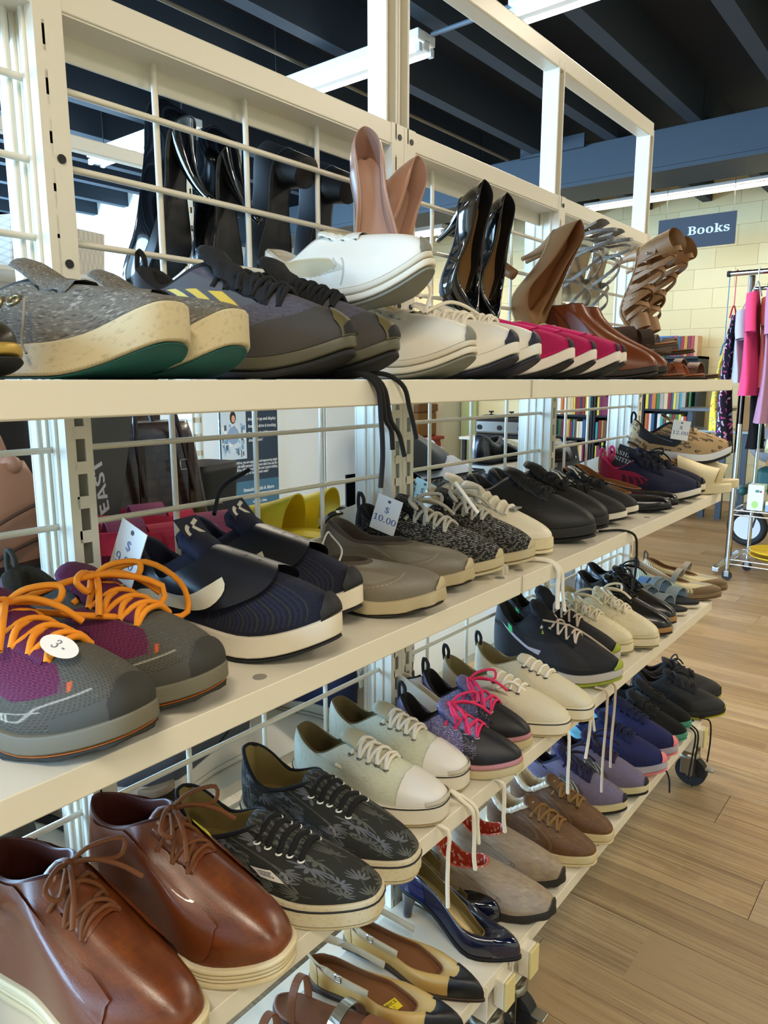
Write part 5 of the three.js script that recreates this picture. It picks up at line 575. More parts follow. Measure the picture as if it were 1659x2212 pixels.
{ // silver glitter strappy heels
  const gl = canvasTex(128, 128, (x, w, h) => { x.fillStyle = '#8f8c84'; x.fillRect(0, 0, w, h); speckle(x, w, h, 5200, ['#d8d6ce', '#6c6962', '#b3b0a8', '#f2f0ea', '#59564f'], 1, 2.4, 231); }), silver = mat('#ffffff', .35, .55, { map: rep(gl, 2, 1), bumpMap: rep(gl, 2, 1), bumpScale: .001 }), sm = mat('#b5b4ae', .22, .85);
  [[1.753, 1.66, .11, -1], [1.862, 1.655, .105, 1]].forEach(([x, y, z, hd]) => {
    const [g, s] = sandal({ name: 'strappy_heel', label: 'silver glitter strappy heel hung on the grid', s: { L: .225, W: .08, th: .006, tf: .006, rise: .095, flat: .08, drop: .74, rt: .45 }, m: { sole: sm, bed: sm, strap: silver }, heel: { topX: [.005, .2], tip: [.03, .012], tipR: .005, k: 2.4, m: silver }, straps: [[.92, .84, .03, .009], [.84, .92, .032, .009], [.8, .5, .06, .008], [.5, .8, .062, .008], [.55, .25, .085, .008, .02], [.25, .55, .088, .008, .02], [.12, .12, .1, .008, .12], [.3, .16, .1, .007, .1]] }, hd);
    const hc = []; for (let i = 0; i <= 6; i++) { const a = -Math.PI / 2 + i / 6 * Math.PI; hc.push([-Math.cos(a) * .012 + .02, Math.sin(a) * .024]); }
    part(g, 'heel_counter', grid([0, .5, 1].map(f => hc.map(([px, pz]) => V(px + f * .004, s.base(.03) + f * .06, pz * (1 - .1 * f))))), silver);
    const a = V(0, s.base(0) + .06, 0); poseHung(g, a, [x, y, z], hd < 0 ? [.2, -.94, -.29] : [.3, -.9, -.28], [-.45, .15, 1], Math.atan2(a.y, s.L)); });
}
{ // tan strappy heels with an ankle cuff
  const tn = leather('#946c42', .55), bed = leather('#8a6137', .6);
  [[2.072, 1.672, .175, -1], [2.19, 1.668, .17, 1]].forEach(([x, y, z, hd]) => {
    const [g, s] = sandal({ name: 'strappy_heel', label: 'tan leather caged heel with wide ankle cuff hung on the grid', s: { L: .225, W: .086, th: .012, tf: .02, rise: .1, flat: .08, drop: .74, rt: .4 }, m: { sole: leather('#9a7146', .55), bed, strap: tn }, heel: { topX: [.005, .2], tip: [.03, .012], tipR: .007, k: 2.2, m: tn }, straps: [[.86, .86, .042, .04], [.78, .6, .05, .012], [.6, .78, .054, .012], [.66, .44, .066, .012], [.44, .66, .07, .012], [.5, .28, .085, .012, .03], [.28, .5, .09, .012, .03], [.36, .16, .105, .012, .06], [.16, .36, .11, .012, .06], [.56, .56, .062, .014], [.2, .2, .12, .014, .08]] }, hd);
    const R0 = (f, q) => { const a = q * 2 * Math.PI; return V(.035 + Math.cos(a) * .034 + f * .004, s.base(.05) + .058 + f * .045, Math.sin(a) * .034); }; part(g, 'ankle_cuff', grid([0, .33, .66, 1].map(f => Array.from({ length: 25 }, (_, j) => R0(f, j / 24))), true), tn);
    const hc = []; for (let i = 0; i <= 8; i++) { const a = Math.PI / 2 + i / 8 * Math.PI; hc.push([.05 + Math.cos(a) * .05, Math.sin(a) * .029]); } part(g, 'heel_counter', grid([0, .5, 1].map(f => hc.map(([px, pz]) => V(px, s.base(clamp(px / s.L)) - .002 + f * .062, pz)))), tn);
    part(g, 'studs', merge([.18, .26].map(q => new THREE.SphereGeometry(.004, 8, 6).translate(q * s.L, s.base(q) + .035, .033))), M.steel);
    const a = V(0, s.base(0) + .1, 0); poseHung(g, a, [x, y, z], [.2, -.9, -.36], [-.35, .1, 1], Math.atan2(a.y, s.L)); });
}
// ---------------------------------------------------------------- things on the far side of the racks
[[.965, -.30, 188], [1.075, -.305, 186]].forEach(([x, z, th], i) => { const [g, s] = slide({ label: 'bright yellow foam slide behind the grid', s: { L: .245, W: .108, th: .036, tf: .03 }, m: mat('#f0d428', .6, 0, { bumpMap: rep(bumpWeave, 30, 3), bumpScale: .0006 }) }, i ? 1 : -1); place(g, s, [x, z], S2 + .0005, th); });
{ const m1 = mat('#cc2a4a', .7), m2 = soft('#ab5676', 'weave'); [[.60, 0], [.71, 1]].forEach(([x, i]) => { const [g, s] = sandal({ label: 'red and rose three-strap sandal behind the grid', s: { L: .235, W: .088, th: .02, tf: .016 }, m: { sole: mat('#d8d4cc', .6), bed: mat('#c23050', .7), strap: m2 }, straps: [[.78, .78, .075, .06], [.55, .55, .085, .04, 0, m1], [.34, .34, .095, .05]] }, i ? 1 : -1); g.rotation.y = R(-14); g.position.set(i ? .60 : .50, S2 + .0005, i ? -.235 : -.14); g.scale.setScalar(1.12); part(g, 'heel_strap', ribbon([V(.12, .075, .03), V(.05, .085, .034), V(.0, .088, .02), V(-.006, .088, 0), V(.0, .088, -.02), V(.05, .085, -.034), V(.12, .075, -.03)], .03, .003, p => V(p.x - .06, 0, p.z * 1.5), 22), m1); part(g, 'buckle', new THREE.TorusGeometry(.011, .0022, 6, 4).rotateZ(.78).translate(.02, .09, .036), mat('#8a1830', .4)); }); }
{ const m = { sole: mat('#1d2024', .8), bed: mat('#3a3d3b', .85), strap: mat('#1d232a', .35) }; [[1.13, 0], [1.25, 1]].forEach(([x, i]) => { const [g, s] = sandal({ name: 'flip_flop', label: 'black flip-flop with shiny strap behind the grid', s: { L: .26, W: .1, th: .022, tf: .02 }, m, straps: [] }, i ? 1 : -1); for (const q of [-1, 1]) part(g, 'strap', ribbon([V(.72 * s.L, s.base(.72) + .004, 0), V(.6 * s.L, s.base(.6) + .04, q * .015), V(.48 * s.L, s.base(.5) + .04, q * .034), V(.36 * s.L, s.base(.36), q * .032)], .014, .004, p => V(-.2, .8, p.z * 12), 14), m.strap); g.rotation.y = R(-64); g.position.set(x - .1, S2 + .0005, -.255); }); }
// bags
function bag(name, label, w, h, d, m, pos, ry, opts = {}) { // soft bag body: rounded loft, tapering to the top
  const t = thing(name, label, 'bag'), rows = []; const n = 10;
  for (let i = 0; i <= n; i++) { const f = i / n, k = opts.top !== undefined ? lerp(1, opts.top, f * f) : 1, kd = lerp(1, opts.thin ?? .45, f), row = []; const br = Math.min(1, .86 + f * 1.4) * (f > .93 ? .97 : 1); for (let j = 0; j <= 36; j++) { const a = j / 36 * 2 * Math.PI, c = Math.cos(a), s = Math.sin(a), p = .35; row.push(V(Math.sign(c) * Math.pow(Math.abs(c), p) * w / 2 * k * br, f * h + (opts.sag || 0) * Math.cos(c * 1.5) * f, Math.sign(s) * Math.pow(Math.abs(s), p) * d / 2 * kd * br)); } rows.push(row); }
  rows.unshift(rows[0].map(() => V(0, 0, 0))); rows.push(rows[rows.length - 1].map(() => V(0, h * (opts.lid ?? .985), 0)));
  part(t, 'body', grid(rows, true, (i, j) => [j / 36 * 4, i / n]), m); t.position.set(...pos); t.rotation.y = ry; opts.extra?.(t); return t;
}
{
  const croc = canvasTex(256, 256, (x, w, h) => { x.fillStyle = '#2a1711'; x.fillRect(0, 0, w, h); const r = rng(241); for (let j = 0; j < 16; j++) for (let i = 0; i < 9; i++) { x.fillStyle = ['#36201a', '#301a14', '#3d261e'][Math.floor(r() * 3)]; x.beginPath(); x.ellipse(i * 30 + (j % 2) * 15, j * 16 + 8, 13, 6.6, 0, 0, 7); x.fill(); } });
  const cm = mat('#ffffff', .3, 0, { map: croc, bumpMap: croc, bumpScale: .003, clearcoat: .3 }), dk = leather('#2c1a12', .4);
  bag('handbag', 'dark brown crocodile-embossed leather handbag behind the grid', .24, .25, .14, cm, [.78, S2 + .001, -.36], .05, { thin: .5, top: .8, extra(t) { for (const z of [.045, -.03]) part(t, 'handle', tube([V(-.05, .12, z + .03), V(-.05, .24, z + .01), V(-.03, .31, z), V(.02, .315, z), V(.045, .24, z + .01), V(.06, .12, z + .03)], .005, 30, 6), dk); part(t, 'zip', box(.17, .006, .02, 0, .246, 0), M.steel); for (const x of [-.05, .06]) part(t, 'strap_panel', box(.014, .2, .004, x, .12, .068), dk); part(t, 'buckle', new THREE.TorusGeometry(.013, .0022, 6, 4).rotateZ(.78).translate(.045, .17, .066), M.steel); part(t, 'stud', new THREE.SphereGeometry(.0045, 8, 6).translate(.06, .14, .068), M.chrome); } });
  const ft = canvasTex(256, 256, (x, w, h) => { x.fillStyle = '#4c4a45'; x.fillRect(0, 0, w, h); x.save(); x.translate(190, 235); x.rotate(-2.2); x.fillStyle = '#d9d9d9'; x.font = 'bold italic 60px sans-serif'; x.fillText('EAST', 0, 0); x.restore(); });
  bag('tote_bag', 'black and grey sports bag with white lettering beside the rack post', .12, .3, .09, mat('#131416', .75), [.60, S2 + .001, -.30], .25, { thin: .8, extra(t) { const g = new THREE.PlaneGeometry(.11, .2, 8, 8), p = g.attributes.position; for (let i = 0; i < p.count; i++) p.setZ(i, .012 * Math.cos(p.getX(i) * 16)); const m = part(t, 'printed_panel', g, mat('#ffffff', .7, 0, { map: ft })); m.position.set(.02, .2, .052); m.rotation.z = -.25; part(t, 'zip_pull', rod(V(.03, .07, .06), V(.05, .05, .062), .002), M.chrome); } });
  bag('tote_bag', 'plain black tote bag standing behind the yellow slides', .125, .155, .09, mat('#111213', .7), [.95, S2 + .001, -.40], .3, { thin: 1.1, top: 1.15, lid: .8 });
  const pk = leather('#b5836a', .45); bag('shoulder_bag', 'dusty pink leather shoulder bag with zips hanging on the rack', .17, .17, .07, pk, [.415, S2 + .05, -.15], .2, { thin: .55, top: .55, extra(t) { part(t, 'strap', tube([V(.03, .15, 0), V(.01, .21, .0), V(-.03, .28, .0), V(-.06, .33, 0)], .008, 20, 6), pk); part(t, 'strap_knot', new THREE.SphereGeometry(.014, 10, 8).translate(.025, .165, .012), pk); for (const [y, s] of [[.1, .2], [.055, .15]]) part(t, 'zip', tube([V(-.075, y - .03, .038), V(0, y, .036), V(.065, y + s * .08, .03)], .0026, 12, 5), mat('#5c4436', .4)); part(t, 'zip_tassel', merge([rod(V(.05, .1, .042), V(.055, .03, .045), .004), rod(V(.055, .1, .042), V(.065, .035, .045), .003)]), pk); } });
  bag('shoulder_bag', 'black bag hanging behind the pink shoulder bag', .22, .26, .08, mat('#121110', .7), [.40, S2 + .06, -.24], .1, { thin: .7 });
  bag('clutch_bag', 'navy and black leather clutch with silver clasp under the pink bag', .22, .085, .15, leather('#12161f', .35), [.37, S2 + .001, -.14], .1, { thin: .8, extra(t) { part(t, 'clasp', rbox(.05, .012, .006, .002, .04, .075, .066), M.chrome); part(t, 'trim', box(.2, .012, .004, 0, .045, .072), leather('#5e5648', .5)); } });
  bag('handbag', 'grey felt satchel with stud closures behind the black flats', .3, .13, .1, soft('#4a4b52', 'weave'), [2.12, S2 + .001, -.17], 0, { thin: .7, top: .8, extra(t) { part(t, 'flap', box(.2, .05, .006, -.02, .1, .046), soft('#3f4047', 'weave')); for (const x of [-.1, .0, .06]) part(t, 'stud', new THREE.SphereGeometry(.005, 8, 6).translate(x, .085, .052), M.chrome); part(t, 'handle', tube([V(-.09, .12, .0), V(-.06, .145, .0), V(.06, .145, 0), V(.09, .12, 0)], .006, 20, 6), soft('#3b3c42', 'weave')); } });
  const cl = canvasTex(128, 64, (x, w, h) => { x.fillStyle = '#cfc8bb'; x.fillRect(0, 0, w, h); x.strokeStyle = '#b3ab9d'; for (let i = -8; i < 24; i++) { x.beginPath(); x.moveTo(i * 8, 0); x.lineTo(i * 8 + 40, 64); x.stroke(); x.beginPath(); x.moveTo(i * 8 + 40, 0); x.lineTo(i * 8, 64); x.stroke(); } });
  const c = thing('clutch_bag', 'cream woven clutch on the shelf behind the top grid', 'bag'); const sh = new THREE.Shape([new THREE.Vector2(-.14, 0), new THREE.Vector2(.14, 0), new THREE.Vector2(.15, .11), new THREE.Vector2(-.13, .1)]); const gg = new THREE.ExtrudeGeometry(sh, { depth: .1, bevelEnabled: true, bevelSize: .006, bevelThickness: .006, bevelSegments: 2 }); part(c, 'body', gg, mat('#ffffff', .7, 0, { map: rep(cl, 4, 4), bumpMap: rep(cl, 4, 4), bumpScale: .002 })); part(c, 'gold_edge', box(.006, .012, .1, .147, .012, .05), mat('#b09a4a', .3, .8)); c.position.set(.86, 1.51, -.92); c.rotation.y = .35;
}
{ // a plain rack further back that carries the clutch
  const t = thing('display_rack', 'white slotted rack standing behind the brown handbag', 'rack');
  for (const x of [.35, 1.36]) { const g = [box(.006, 1.9, .07, x - .016, .95, -1.0), box(.006, 1.9, .07, x + .016, .95, -1.0)]; for (let y = .1; y < 1.85; y += .05) g.push(box(.03, .016, .003, x, y, -.964)); for (const q of [-1, 1]) g.push(box(.01, 1.9, .003, x + q * .014, .95, -.964)); part(t, 'upright', merge(g), M.metal); }
  part(t, 'rail', rbox(1.0, .04, .04, .004, .855, 1.48, -.98), M.metal); part(t, 'rail', rbox(1.0, .04, .04, .004, .855, .14, -.98), M.metal); part(t, 'shelf', rbox(.98, .012, .26, .004, .855, 1.503, -.9), M.metal);
  for (let k = 0; k < 5; k++) part(t, 'wire', rod(V(.5 + k * .18, .15, -1.0), V(.5 + k * .18, 1.48, -1.0), .004, 6), M.metal); for (let k = 0; k < 7; k++) part(t, 'wire', rod(V(.36, .3 + k * .17, -1.0), V(1.35, .3 + k * .17, -1.0), .004, 6), M.metal);
  part(t, 'rail', rbox(1.0, .035, .03, .004, .855, 1.86, -1.0), M.metal);
  const cols = ['#153c46', '#222b2f', '#4a4038', '#12444e', '#8c1a2a'], r = rng(251);
  cols.forEach((c, i) => { const g = new THREE.PlaneGeometry(.09, .62, 6, 10), p = g.attributes.position; for (let k = 0; k < p.count; k++) p.setZ(k, .014 * Math.sin(p.getX(k) * 90 + i) * (1 - p.getY(k) * .6)); const s = solo('scarf', ['teal and black knitted scarf hanging on the back rack', 'dark grey scarf hanging next to the teal one', 'brown tweed scarf beside the blue poster', 'dark teal fringed scarf on the back rack', 'dark red scarf seen below the black stilettos'][i], 'scarf', g, soft(c, 'knit', .95)); s.position.set([1.05, 1.10, 1.15, 1.0, .72][i], i === 4 ? 1.3 : 1.1, -.93 + i * .012); });
}
// boxes and shoes on the far side, right half
{ const sp = canvasTex(128, 128, (x, w, h) => { x.fillStyle = '#6f747c'; x.fillRect(0, 0, w, h); speckle(x, w, h, 2600, ['#9aa0a8', '#555a62', '#c2c7cc'], 1, 4, 261); });
  const t = thing('shoe_box', 'black open shoe box with textured silver side holding tissue paper', 'box'); part(t, 'body', merge([box(.3, .11, .004, 0, .055, .095), box(.3, .11, .004, 0, .055, -.095), box(.004, .11, .19, .15, .055, 0), box(.3, .004, .19, 0, .002, 0)]), mat('#0c0c10', .35)); part(t, 'end_panel', box(.3, .085, .003, -.0, .064, .099), mat('#ffffff', .22, .6, { map: sp, bumpMap: sp, bumpScale: .002 })); part(t, 'label_band', box(.3, .02, .0032, 0, .01, .0992), mat('#3a1a52', .4));
  const r = rng(9), g = new THREE.PlaneGeometry(.2, .16, 10, 8), p = g.attributes.position; for (let i = 0; i < p.count; i++) p.setZ(i, r() * .012 + .02 * Math.sin(p.getX(i) * 30)); const ps = part(t, 'tissue_paper', g, mat('#cfd6e2', .85, 0, {})); ps.rotation.x = -1.1; ps.position.set(.05, .125, 0); t.position.set(1.40, S2 + .001, -.17);
  const b = thing('shoe_box', 'black shoe box behind the black work sneakers', 'box'); part(b, 'body', merge([box(.25, .085, .18, 0, .0425, 0)]), mat('#101014', .4)); part(b, 'lid_rim', box(.258, .02, .188, 0, .086, 0), mat('#cfcabd', .6)); b.position.set(1.835, S2 + .001, -.17); }
{ const o = { name: 'dress_shoe', label: 'black leather dress shoe lying on the white shoe box lid', s: { L: .27, W: .094, th: .014, tf: .01, rx1: .5, rim: [.062, .048, .058], toeH: .04 }, m: { upper: leather('#0c0e14', .25, { clearcoat: .4 }), lining: mat('#0f1016', .7), sole: blk } };
  [[1.80, -.17, 96], [1.86, -.12, 100]].forEach(([x, z, th], i) => { const [g, s] = buildShoe(o, i ? 1 : -1); place(g, s, [x + .17, z], S2 + .0985, 92); if (!i) g.position.z -= .03; else g.position.z += .035; g.updateMatrixWorld(true); });
  const oo = { ...o, name: 'boot', cat: 'boot', label: 'dark grey rubber boot lying on the silver shoe box', single: 1, s: { ...o.s, rim: [.1, .1, .1], rx1: .42 }, m: { ...o.m, upper: mat('#34373a', .4) } }; const [g, s] = buildShoe(oo, 1); place(g, s, [1.52, -.17], S2 + .113, 84); }
{ const mk = (o, x, z, th, Y = S3) => { const [g, s] = buildShoe({ single: 1, ...o }, 1); place(g, s, [x, z], Y + .0005, th); return [g, s]; };
  const gs = leather('#4d4e55', .8), wd = mat('#d9d2c6', .6); for (const [x, i] of [[.72, 0], [.86, 1]]) mk({ name: 'ankle_boot', cat: 'boot', label: i ? 'dark brown suede boot with white wedge sole behind the grid' : 'grey suede boot with white wedge sole behind the grid', s: { L: .27, W: .098, th: .045, tf: .03, rx1: .42, rim: [.1, .095, .105], ank: .8, toeH: .07, rw: .34 }, m: { upper: i ? leather('#2c2622', .8) : gs, lining: mat('#2a2624', .9), sole: wd }, extra(g, s) { part(g, 'seam', tube([s.surf(.9, .98), s.surf(.89, .6), s.surf(.86, .3), s.surf(.8, .05)].map(p => p.add(V(-.001, 0, -.001))), .0014, 16, 4), mat('#23242a', .8)); part(g, 'heel_tab', box(.01, .03, .014, .0, s.base(0) + .09, 0), mat('#1b1614', .8)); } }, i ? .70 : .545, i ? -.225 : -.125, -90 + i * 6);
  for (const [x, i] of [[.985, 0], [1.075, 1]]) { const [g] = mk({ name: 'ankle_boot', cat: 'boot', label: i ? 'navy suede ankle boot leaning by the rack post' : 'navy suede ankle boot with a paper price tag', s: { L: .25, W: .094, th: .028, tf: .022, rx1: .42, rim: [.092, .09, .096], ank: .8, toeH: .07, rw: .34 }, m: { upper: leather('#141a38', .85), lining: soft('#9a7a8c', 'weave'), sole: mat('#b0a68e', .65) } }, x + .0, -.285, 188); if (!i) tagOn(g, [-.005, .1, .03], .045, .075, [0, -1.9, .15], '$\n6.00', '#e0dfd8', '#2c2c34'); }
  mk({ name: 'canvas_sneaker', label: 'white canvas sneaker with red foxing line behind the grid', s: { L: .26, W: .096, th: .03, tf: .03, rx1: .46, rim: [.06, .05, .066], toeH: .034 }, m: { upper: soft('#c6ccd6'), lining: soft('#20252c'), lace: mat('#d6d9dc', .9), sole: mat('#d6d6d4', .6), tongue: soft('#c6ccd6') }, sole: [{ n: 'foxing', f: [0, 1], m: mat('#d9d9d8', .55), bottom: 1, off: .003 }, { n: 'foxing_stripe', f: [.88, .96], m: mat('#7a1424', .6), off: .0042 }], tongue: [.68, .36, .012, .028], lace: { xa: .46, xb: .68, n: 4, w: .025, r: .003 } }, 1.17, -.17, 160);
  const ht = canvasTex(96, 64, (x, w, h) => { x.fillStyle = '#d2cec0'; x.fillRect(0, 0, w, h); x.fillStyle = '#a32030'; x.font = 'bold 13px sans-serif'; x.fillText('CONVERSE', 12, 24); x.fillStyle = '#23242a'; x.font = 'bold 18px sans-serif'; x.fillText('ALL\u2605STAR', 6, 48); });
  mk({ name: 'canvas_sneaker', label: 'tan canvas high-top with printed heel patch behind the grid', s: { L: .255, W: .096, th: .03, tf: .028, rx1: .42, rim: [.085, .08, .09], toeH: .036, rw: .33 }, m: { upper: soft('#857452'), lining: soft('#6a4a3c'), sole: mat('#2c1a12', .6) }, extra(g, s) { part(g, 'heel_patch', patchGeo(s, -.045, .045, .2, .62, .0018, 10, 4), mat('#ffffff', .7, 0, { map: (() => { ht.wrapS = THREE.RepeatWrapping; return ht; })() }), 'printed rubber heel patch'); } }, 1.20, -.30, 184);
  for (const [x, i] of [[1.93, 0], [2.05, 1]]) mk({ name: 'running_shoe', label: i ? 'white running shoe behind the black lace-up boots' : 'pale running shoe with pink stripes behind the grid', s: { L: .26, W: .098, th: .032, tf: .026, rx1: .44, rim: [.068, .056, .075], toeH: .044 }, m: { upper: soft('#c9d2da', 'mesh'), lining: soft('#8f8674', 'mesh'), sole: mat(i ? '#d8d8d2' : '#b58d94', .55), lace: whtLace }, lace: { xa: .46, xb: .7, n: 4, w: .024, r: .0026 } }, x, -.31, 184);
  { const t = canvasTex(128, 64, (x, w, h) => { x.fillStyle = '#15171f'; x.fillRect(0, 0, w, h); x.strokeStyle = '#dcdcd8'; x.lineWidth = 4; for (let k = 0; k < 10; k++) { x.beginPath(); for (let i = 0; i <= 10; i++) x.lineTo(i * 13, k * 12 + (i % 2) * 8); x.stroke(); } }); mk({ name: 'slipper', label: 'navy zigzag knit slipper behind the tan boots', s: { L: .26, W: .1, th: .02, tf: .016, rx1: .5, rim: [.05, .05, .06], toeH: .045 }, m: { upper: mat('#ffffff', .95, 0, { map: rep(t, 5, 2) }), lining: mat('#12161f', .9), sole: mat('#1c1e24', .8) } }, .32, -.12, 100); }
  for (const [x, i] of [[.60, 0], [.50, 1]]) { const [g, s] = sandal({ label: 'cork sandal with pale footbed and striped strap behind the grid', s: { L: .25, W: .1, th: .034, tf: .028 }, m: { sole: mat('#2c2013', .9, 0, { ...bumped('leather') }), bed: leather('#9a846c', .8), strap: soft('#2c333c', 'weave') }, straps: [[.7, .7, .05, .05], [.5, .5, .055, .035]] }, i ? 1 : -1); place(g, s, [x - .02, -.315], S3 + .0005, 186); }
  for (const [x, i] of [[.36, 0], [.26, 1]]) mk({ name: 'slip_on_shoe', label: i ? 'brown slip-on shoe behind the tan boots' : 'olive brown slip-on shoe behind the rack post', s: { L: .26, W: .1, rim: [.06, .05, .06] }, m: { upper: mat(i ? '#2c231a' : '#3a3124', .8), lining: mat('#221a14', .9), sole: blk } }, x, -.32, 184);
}
// ---------------------------------------------------------------- the shop behind
{ // bookcases and books on the block wall
  const wood = mat('#141517', .6), r = rng(301), cols = ['#b8452c', '#d8c59a', '#2f5f8a', '#c9a23a', '#e2ded2', '#7c2a4a', '#3d7a4a', '#c7792e', '#5a3d78', '#8a1f22', '#e0d24e', '#3aa0a8', '#ece6da', '#22304a', '#a8a29a', '#d8b48a', '#6a4a34', '#efe3c0'];
  const bookM = cols.map(c => mat(c, .6)), page = mat('#e4dcc6', .8);
  const bg = {}; const bookGeo = (h, w) => bg[h.toFixed(2) + w.toFixed(3)] ??= box(.15, h, w - .002, 0, h / 2, 0);
  function kase(z0, z1, rows, top, label, where) {
    const t = thing('bookcase', label, 'bookcase', undefined), d = .3, xm = 7.85, w = z1 - z0, zc = (z0 + z1) / 2;
    part(t, 'side_panel', box(d, top, .022, xm, top / 2, z0 + .011), wood); part(t, 'side_panel', box(d, top, .022, xm, top / 2, z1 - .011), wood); part(t, 'back_panel', box(.01, top, w, xm + d / 2, top / 2, zc), wood); part(t, 'top_panel', box(d, .024, w, xm, top - .012, zc), wood);
    for (const y of rows) part(t, 'shelf_board', box(d - .02, .022, w - .044, xm, y - .011, zc), wood);
    rows.forEach((y, k) => { let z = z0 + .03; const lim = z1 - .035, hm = (rows[k + 1] ?? top) - y - .05; while (z < lim) { const bw = Math.round((.018 + r() * .026) * 200) / 200, bh = Math.round(Math.min(hm, .17 + r() * .07) * 50) / 50; if (z + bw > lim) break; if (r() < .05) { z += .03; continue; } const m = new THREE.Mesh(bookGeo(bh, bw), bookM[Math.floor(r() * bookM.length)]); m.name = numbered('book'); m.castShadow = m.receiveShadow = true; m.position.set(7.78 + r() * .02, y + .0005, z + bw / 2); m.userData = { label: 'book standing in a row in ' + where, category: 'book', group: 'books in ' + where }; scene.add(m); z += bw + .001; } });
  }
  kase(-2.98, -2.42, [.08, .37, .63, .885], 1.5, 'black bookcase full of paperbacks by the slow cooker', 'the black bookcase by the slow cooker');
  kase(-2.41, -1.9, [.08, .37, .63, .885], 1.5, 'black bookcase between two others against the block wall', 'the middle black bookcase');
  kase(-1.88, -1.33, [.08, .42, .72, .97], 1.5, 'black bookcase with leaning books below the brown sandals', 'the black bookcase nearest the clothes rail');
  // books on top of the case
  let z = -1.62; ['#6a3a7a', '#a83a4a', '#2a5a6a', '#8a2030', '#b8862e', '#7a2a3a', '#a04038', '#c8a078'].forEach(c => { const b = solo('book', 'book in the upright row on top of the bookcase', 'book', box(.15, .2, .03, 0, .1, 0), mat(c, .6), 'books on top of the bookcase'); b.position.set(7.8, 1.5005, z); z += .033; });
  const face = (name, label, w, h, zz, draw, tilt = .12, x = 7.74) => { const b = solo(name, label, 'book', box(.012, h, w, 0, h / 2, 0), mat('#ffffff', .5, 0, { map: canvasTex(64, 64, draw) })); b.position.set(x, 1.5005, zz); b.rotation.z = -tilt; };
  face('picture_book', 'picture book with blue sky and animals facing out on the bookcase', .26, .21, -1.72, (x, w, h) => { x.fillStyle = '#2f62a8'; x.fillRect(0, 0, w, h); x.fillStyle = '#b8402a'; x.beginPath(); x.ellipse(20, 24, 14, 9, .4, 0, 7); x.fill(); x.fillStyle = '#d8a83a'; x.beginPath(); x.ellipse(44, 40, 12, 15, .4, 0, 7); x.fill(); x.fillStyle = '#3d6a3a'; x.fillRect(0, 52, w, 12); }, .12, 7.78);
  face('picture_book', 'green picture book facing out on the bookcase', .2, .15, -1.79, (x, w, h) => { x.fillStyle = '#2f7a4a'; x.fillRect(0, 0, w, h); x.fillStyle = '#d8d0b8'; x.fillRect(26, 16, 34, 22); x.fillStyle = '#c04a3a'; x.beginPath(); x.arc(16, 34, 10, 0, 7); x.fill(); }, .2, 7.71);
}
{ // hanging sign
  const t = thing('hanging_sign', 'dark grey hanging sign with white lettering reading Books', 'sign'); const tx = canvasTex(512, 256, (x, w, h) => { x.fillStyle = '#3f444d'; x.fillRect(0, 0, w, h); x.fillStyle = '#e8e8e4'; x.font = 'bold 92px serif'; x.fillText('Books', 200, 150); });
  const g = new THREE.BoxGeometry(.012, .26, .64), uv = g.attributes.uv; part(t, 'board', g, mat('#ffffff', .7, 0, { map: tx })).position.set(6.8, 2.52, -1.19); for (const z of [-1.45, -.9]) part(t, 'cord', rod(V(6.8, 2.64, z), V(6.8, 3.06, z), .003), M.steel);
}
{ // banner poster
  const tx = canvasTex(640, 1024, (x, w, h) => {
    x.fillStyle = '#22364a'; x.fillRect(0, 0, w, h); x.fillStyle = '#3d6a86'; x.fillRect(0, h * .763, w, h); const r = rng(311), px = w * .02, pw = w * .42;
    x.fillStyle = '#b9cede'; x.fillRect(px, h * .21, pw, h * .385); for (let i = 0; i < 70; i++) { x.fillStyle = ['#8fb0cc', '#dfe6ea', '#6a94b8', '#c9d6de', '#4a5a70'][i % 5]; x.fillRect(px + r() * pw * .9, h * (.33 + r() * .22), 8 + r() * 22, 16 + r() * 40); }
    x.fillStyle = '#2a1c18'; x.beginPath(); x.ellipse(px + 130, h * .29, 32, 46, 0, 0, 7); x.fill(); x.fillStyle = '#c99a80'; x.beginPath(); x.ellipse(px + 134, h * .3, 19, 27, 0, 0, 7); x.fill(); x.fillStyle = '#7f9cc0'; x.beginPath(); x.ellipse(px + 130, h * .42, 60, 66, 0, 0, 7); x.fill();
    x.fillStyle = '#e6ecf0'; x.font = 'bold italic 30px serif'; ['Retail set up and display', 'Donation drive & tracking', 'Resume building', 'And more!'].forEach((s, i) => x.fillText(s, w * .47, h * (.318 + .0515 * i), w * .5));
    x.font = 'bold italic 27px serif'; ['When you shop with us, you are supporting and empowering single', 'mothers with the job skills necessary to improve their lives and the', 'lives of their children. While this may not be your typical clothing', 'experience, we hope it is a great one!'].forEach((s, i) => x.fillText(s, w * .02, h * (.632 + .027 * i), w * .96)); x.font = 'bold 34px serif'; x.fillText('Donation Info & More', w * .36, h * .842, w * .55); x.font = 'bold 24px serif'; ['9664 Lakeshore Blvd', 'Mentor, Ohio', 'harbor.org'].forEach((s, i) => x.fillText(s, w * .52, h * (.9 + i * .035), w * .4));
  });
  const t = thing('banner_stand', 'dark blue standing banner with a photo and white text', 'banner'); part(t, 'banner', box(.64, 1.154, .012, 4.12, .717, -3.95), mat('#ffffff', .6, 0, { map: tx })); part(t, 'foot', rbox(.5, .02, .26, .008, 4.12, .0105, -3.95), M.steel); part(t, 'pole', rod(V(4.12, .02, -3.962), V(4.12, 1.25, -3.962), .008), M.steel);
}
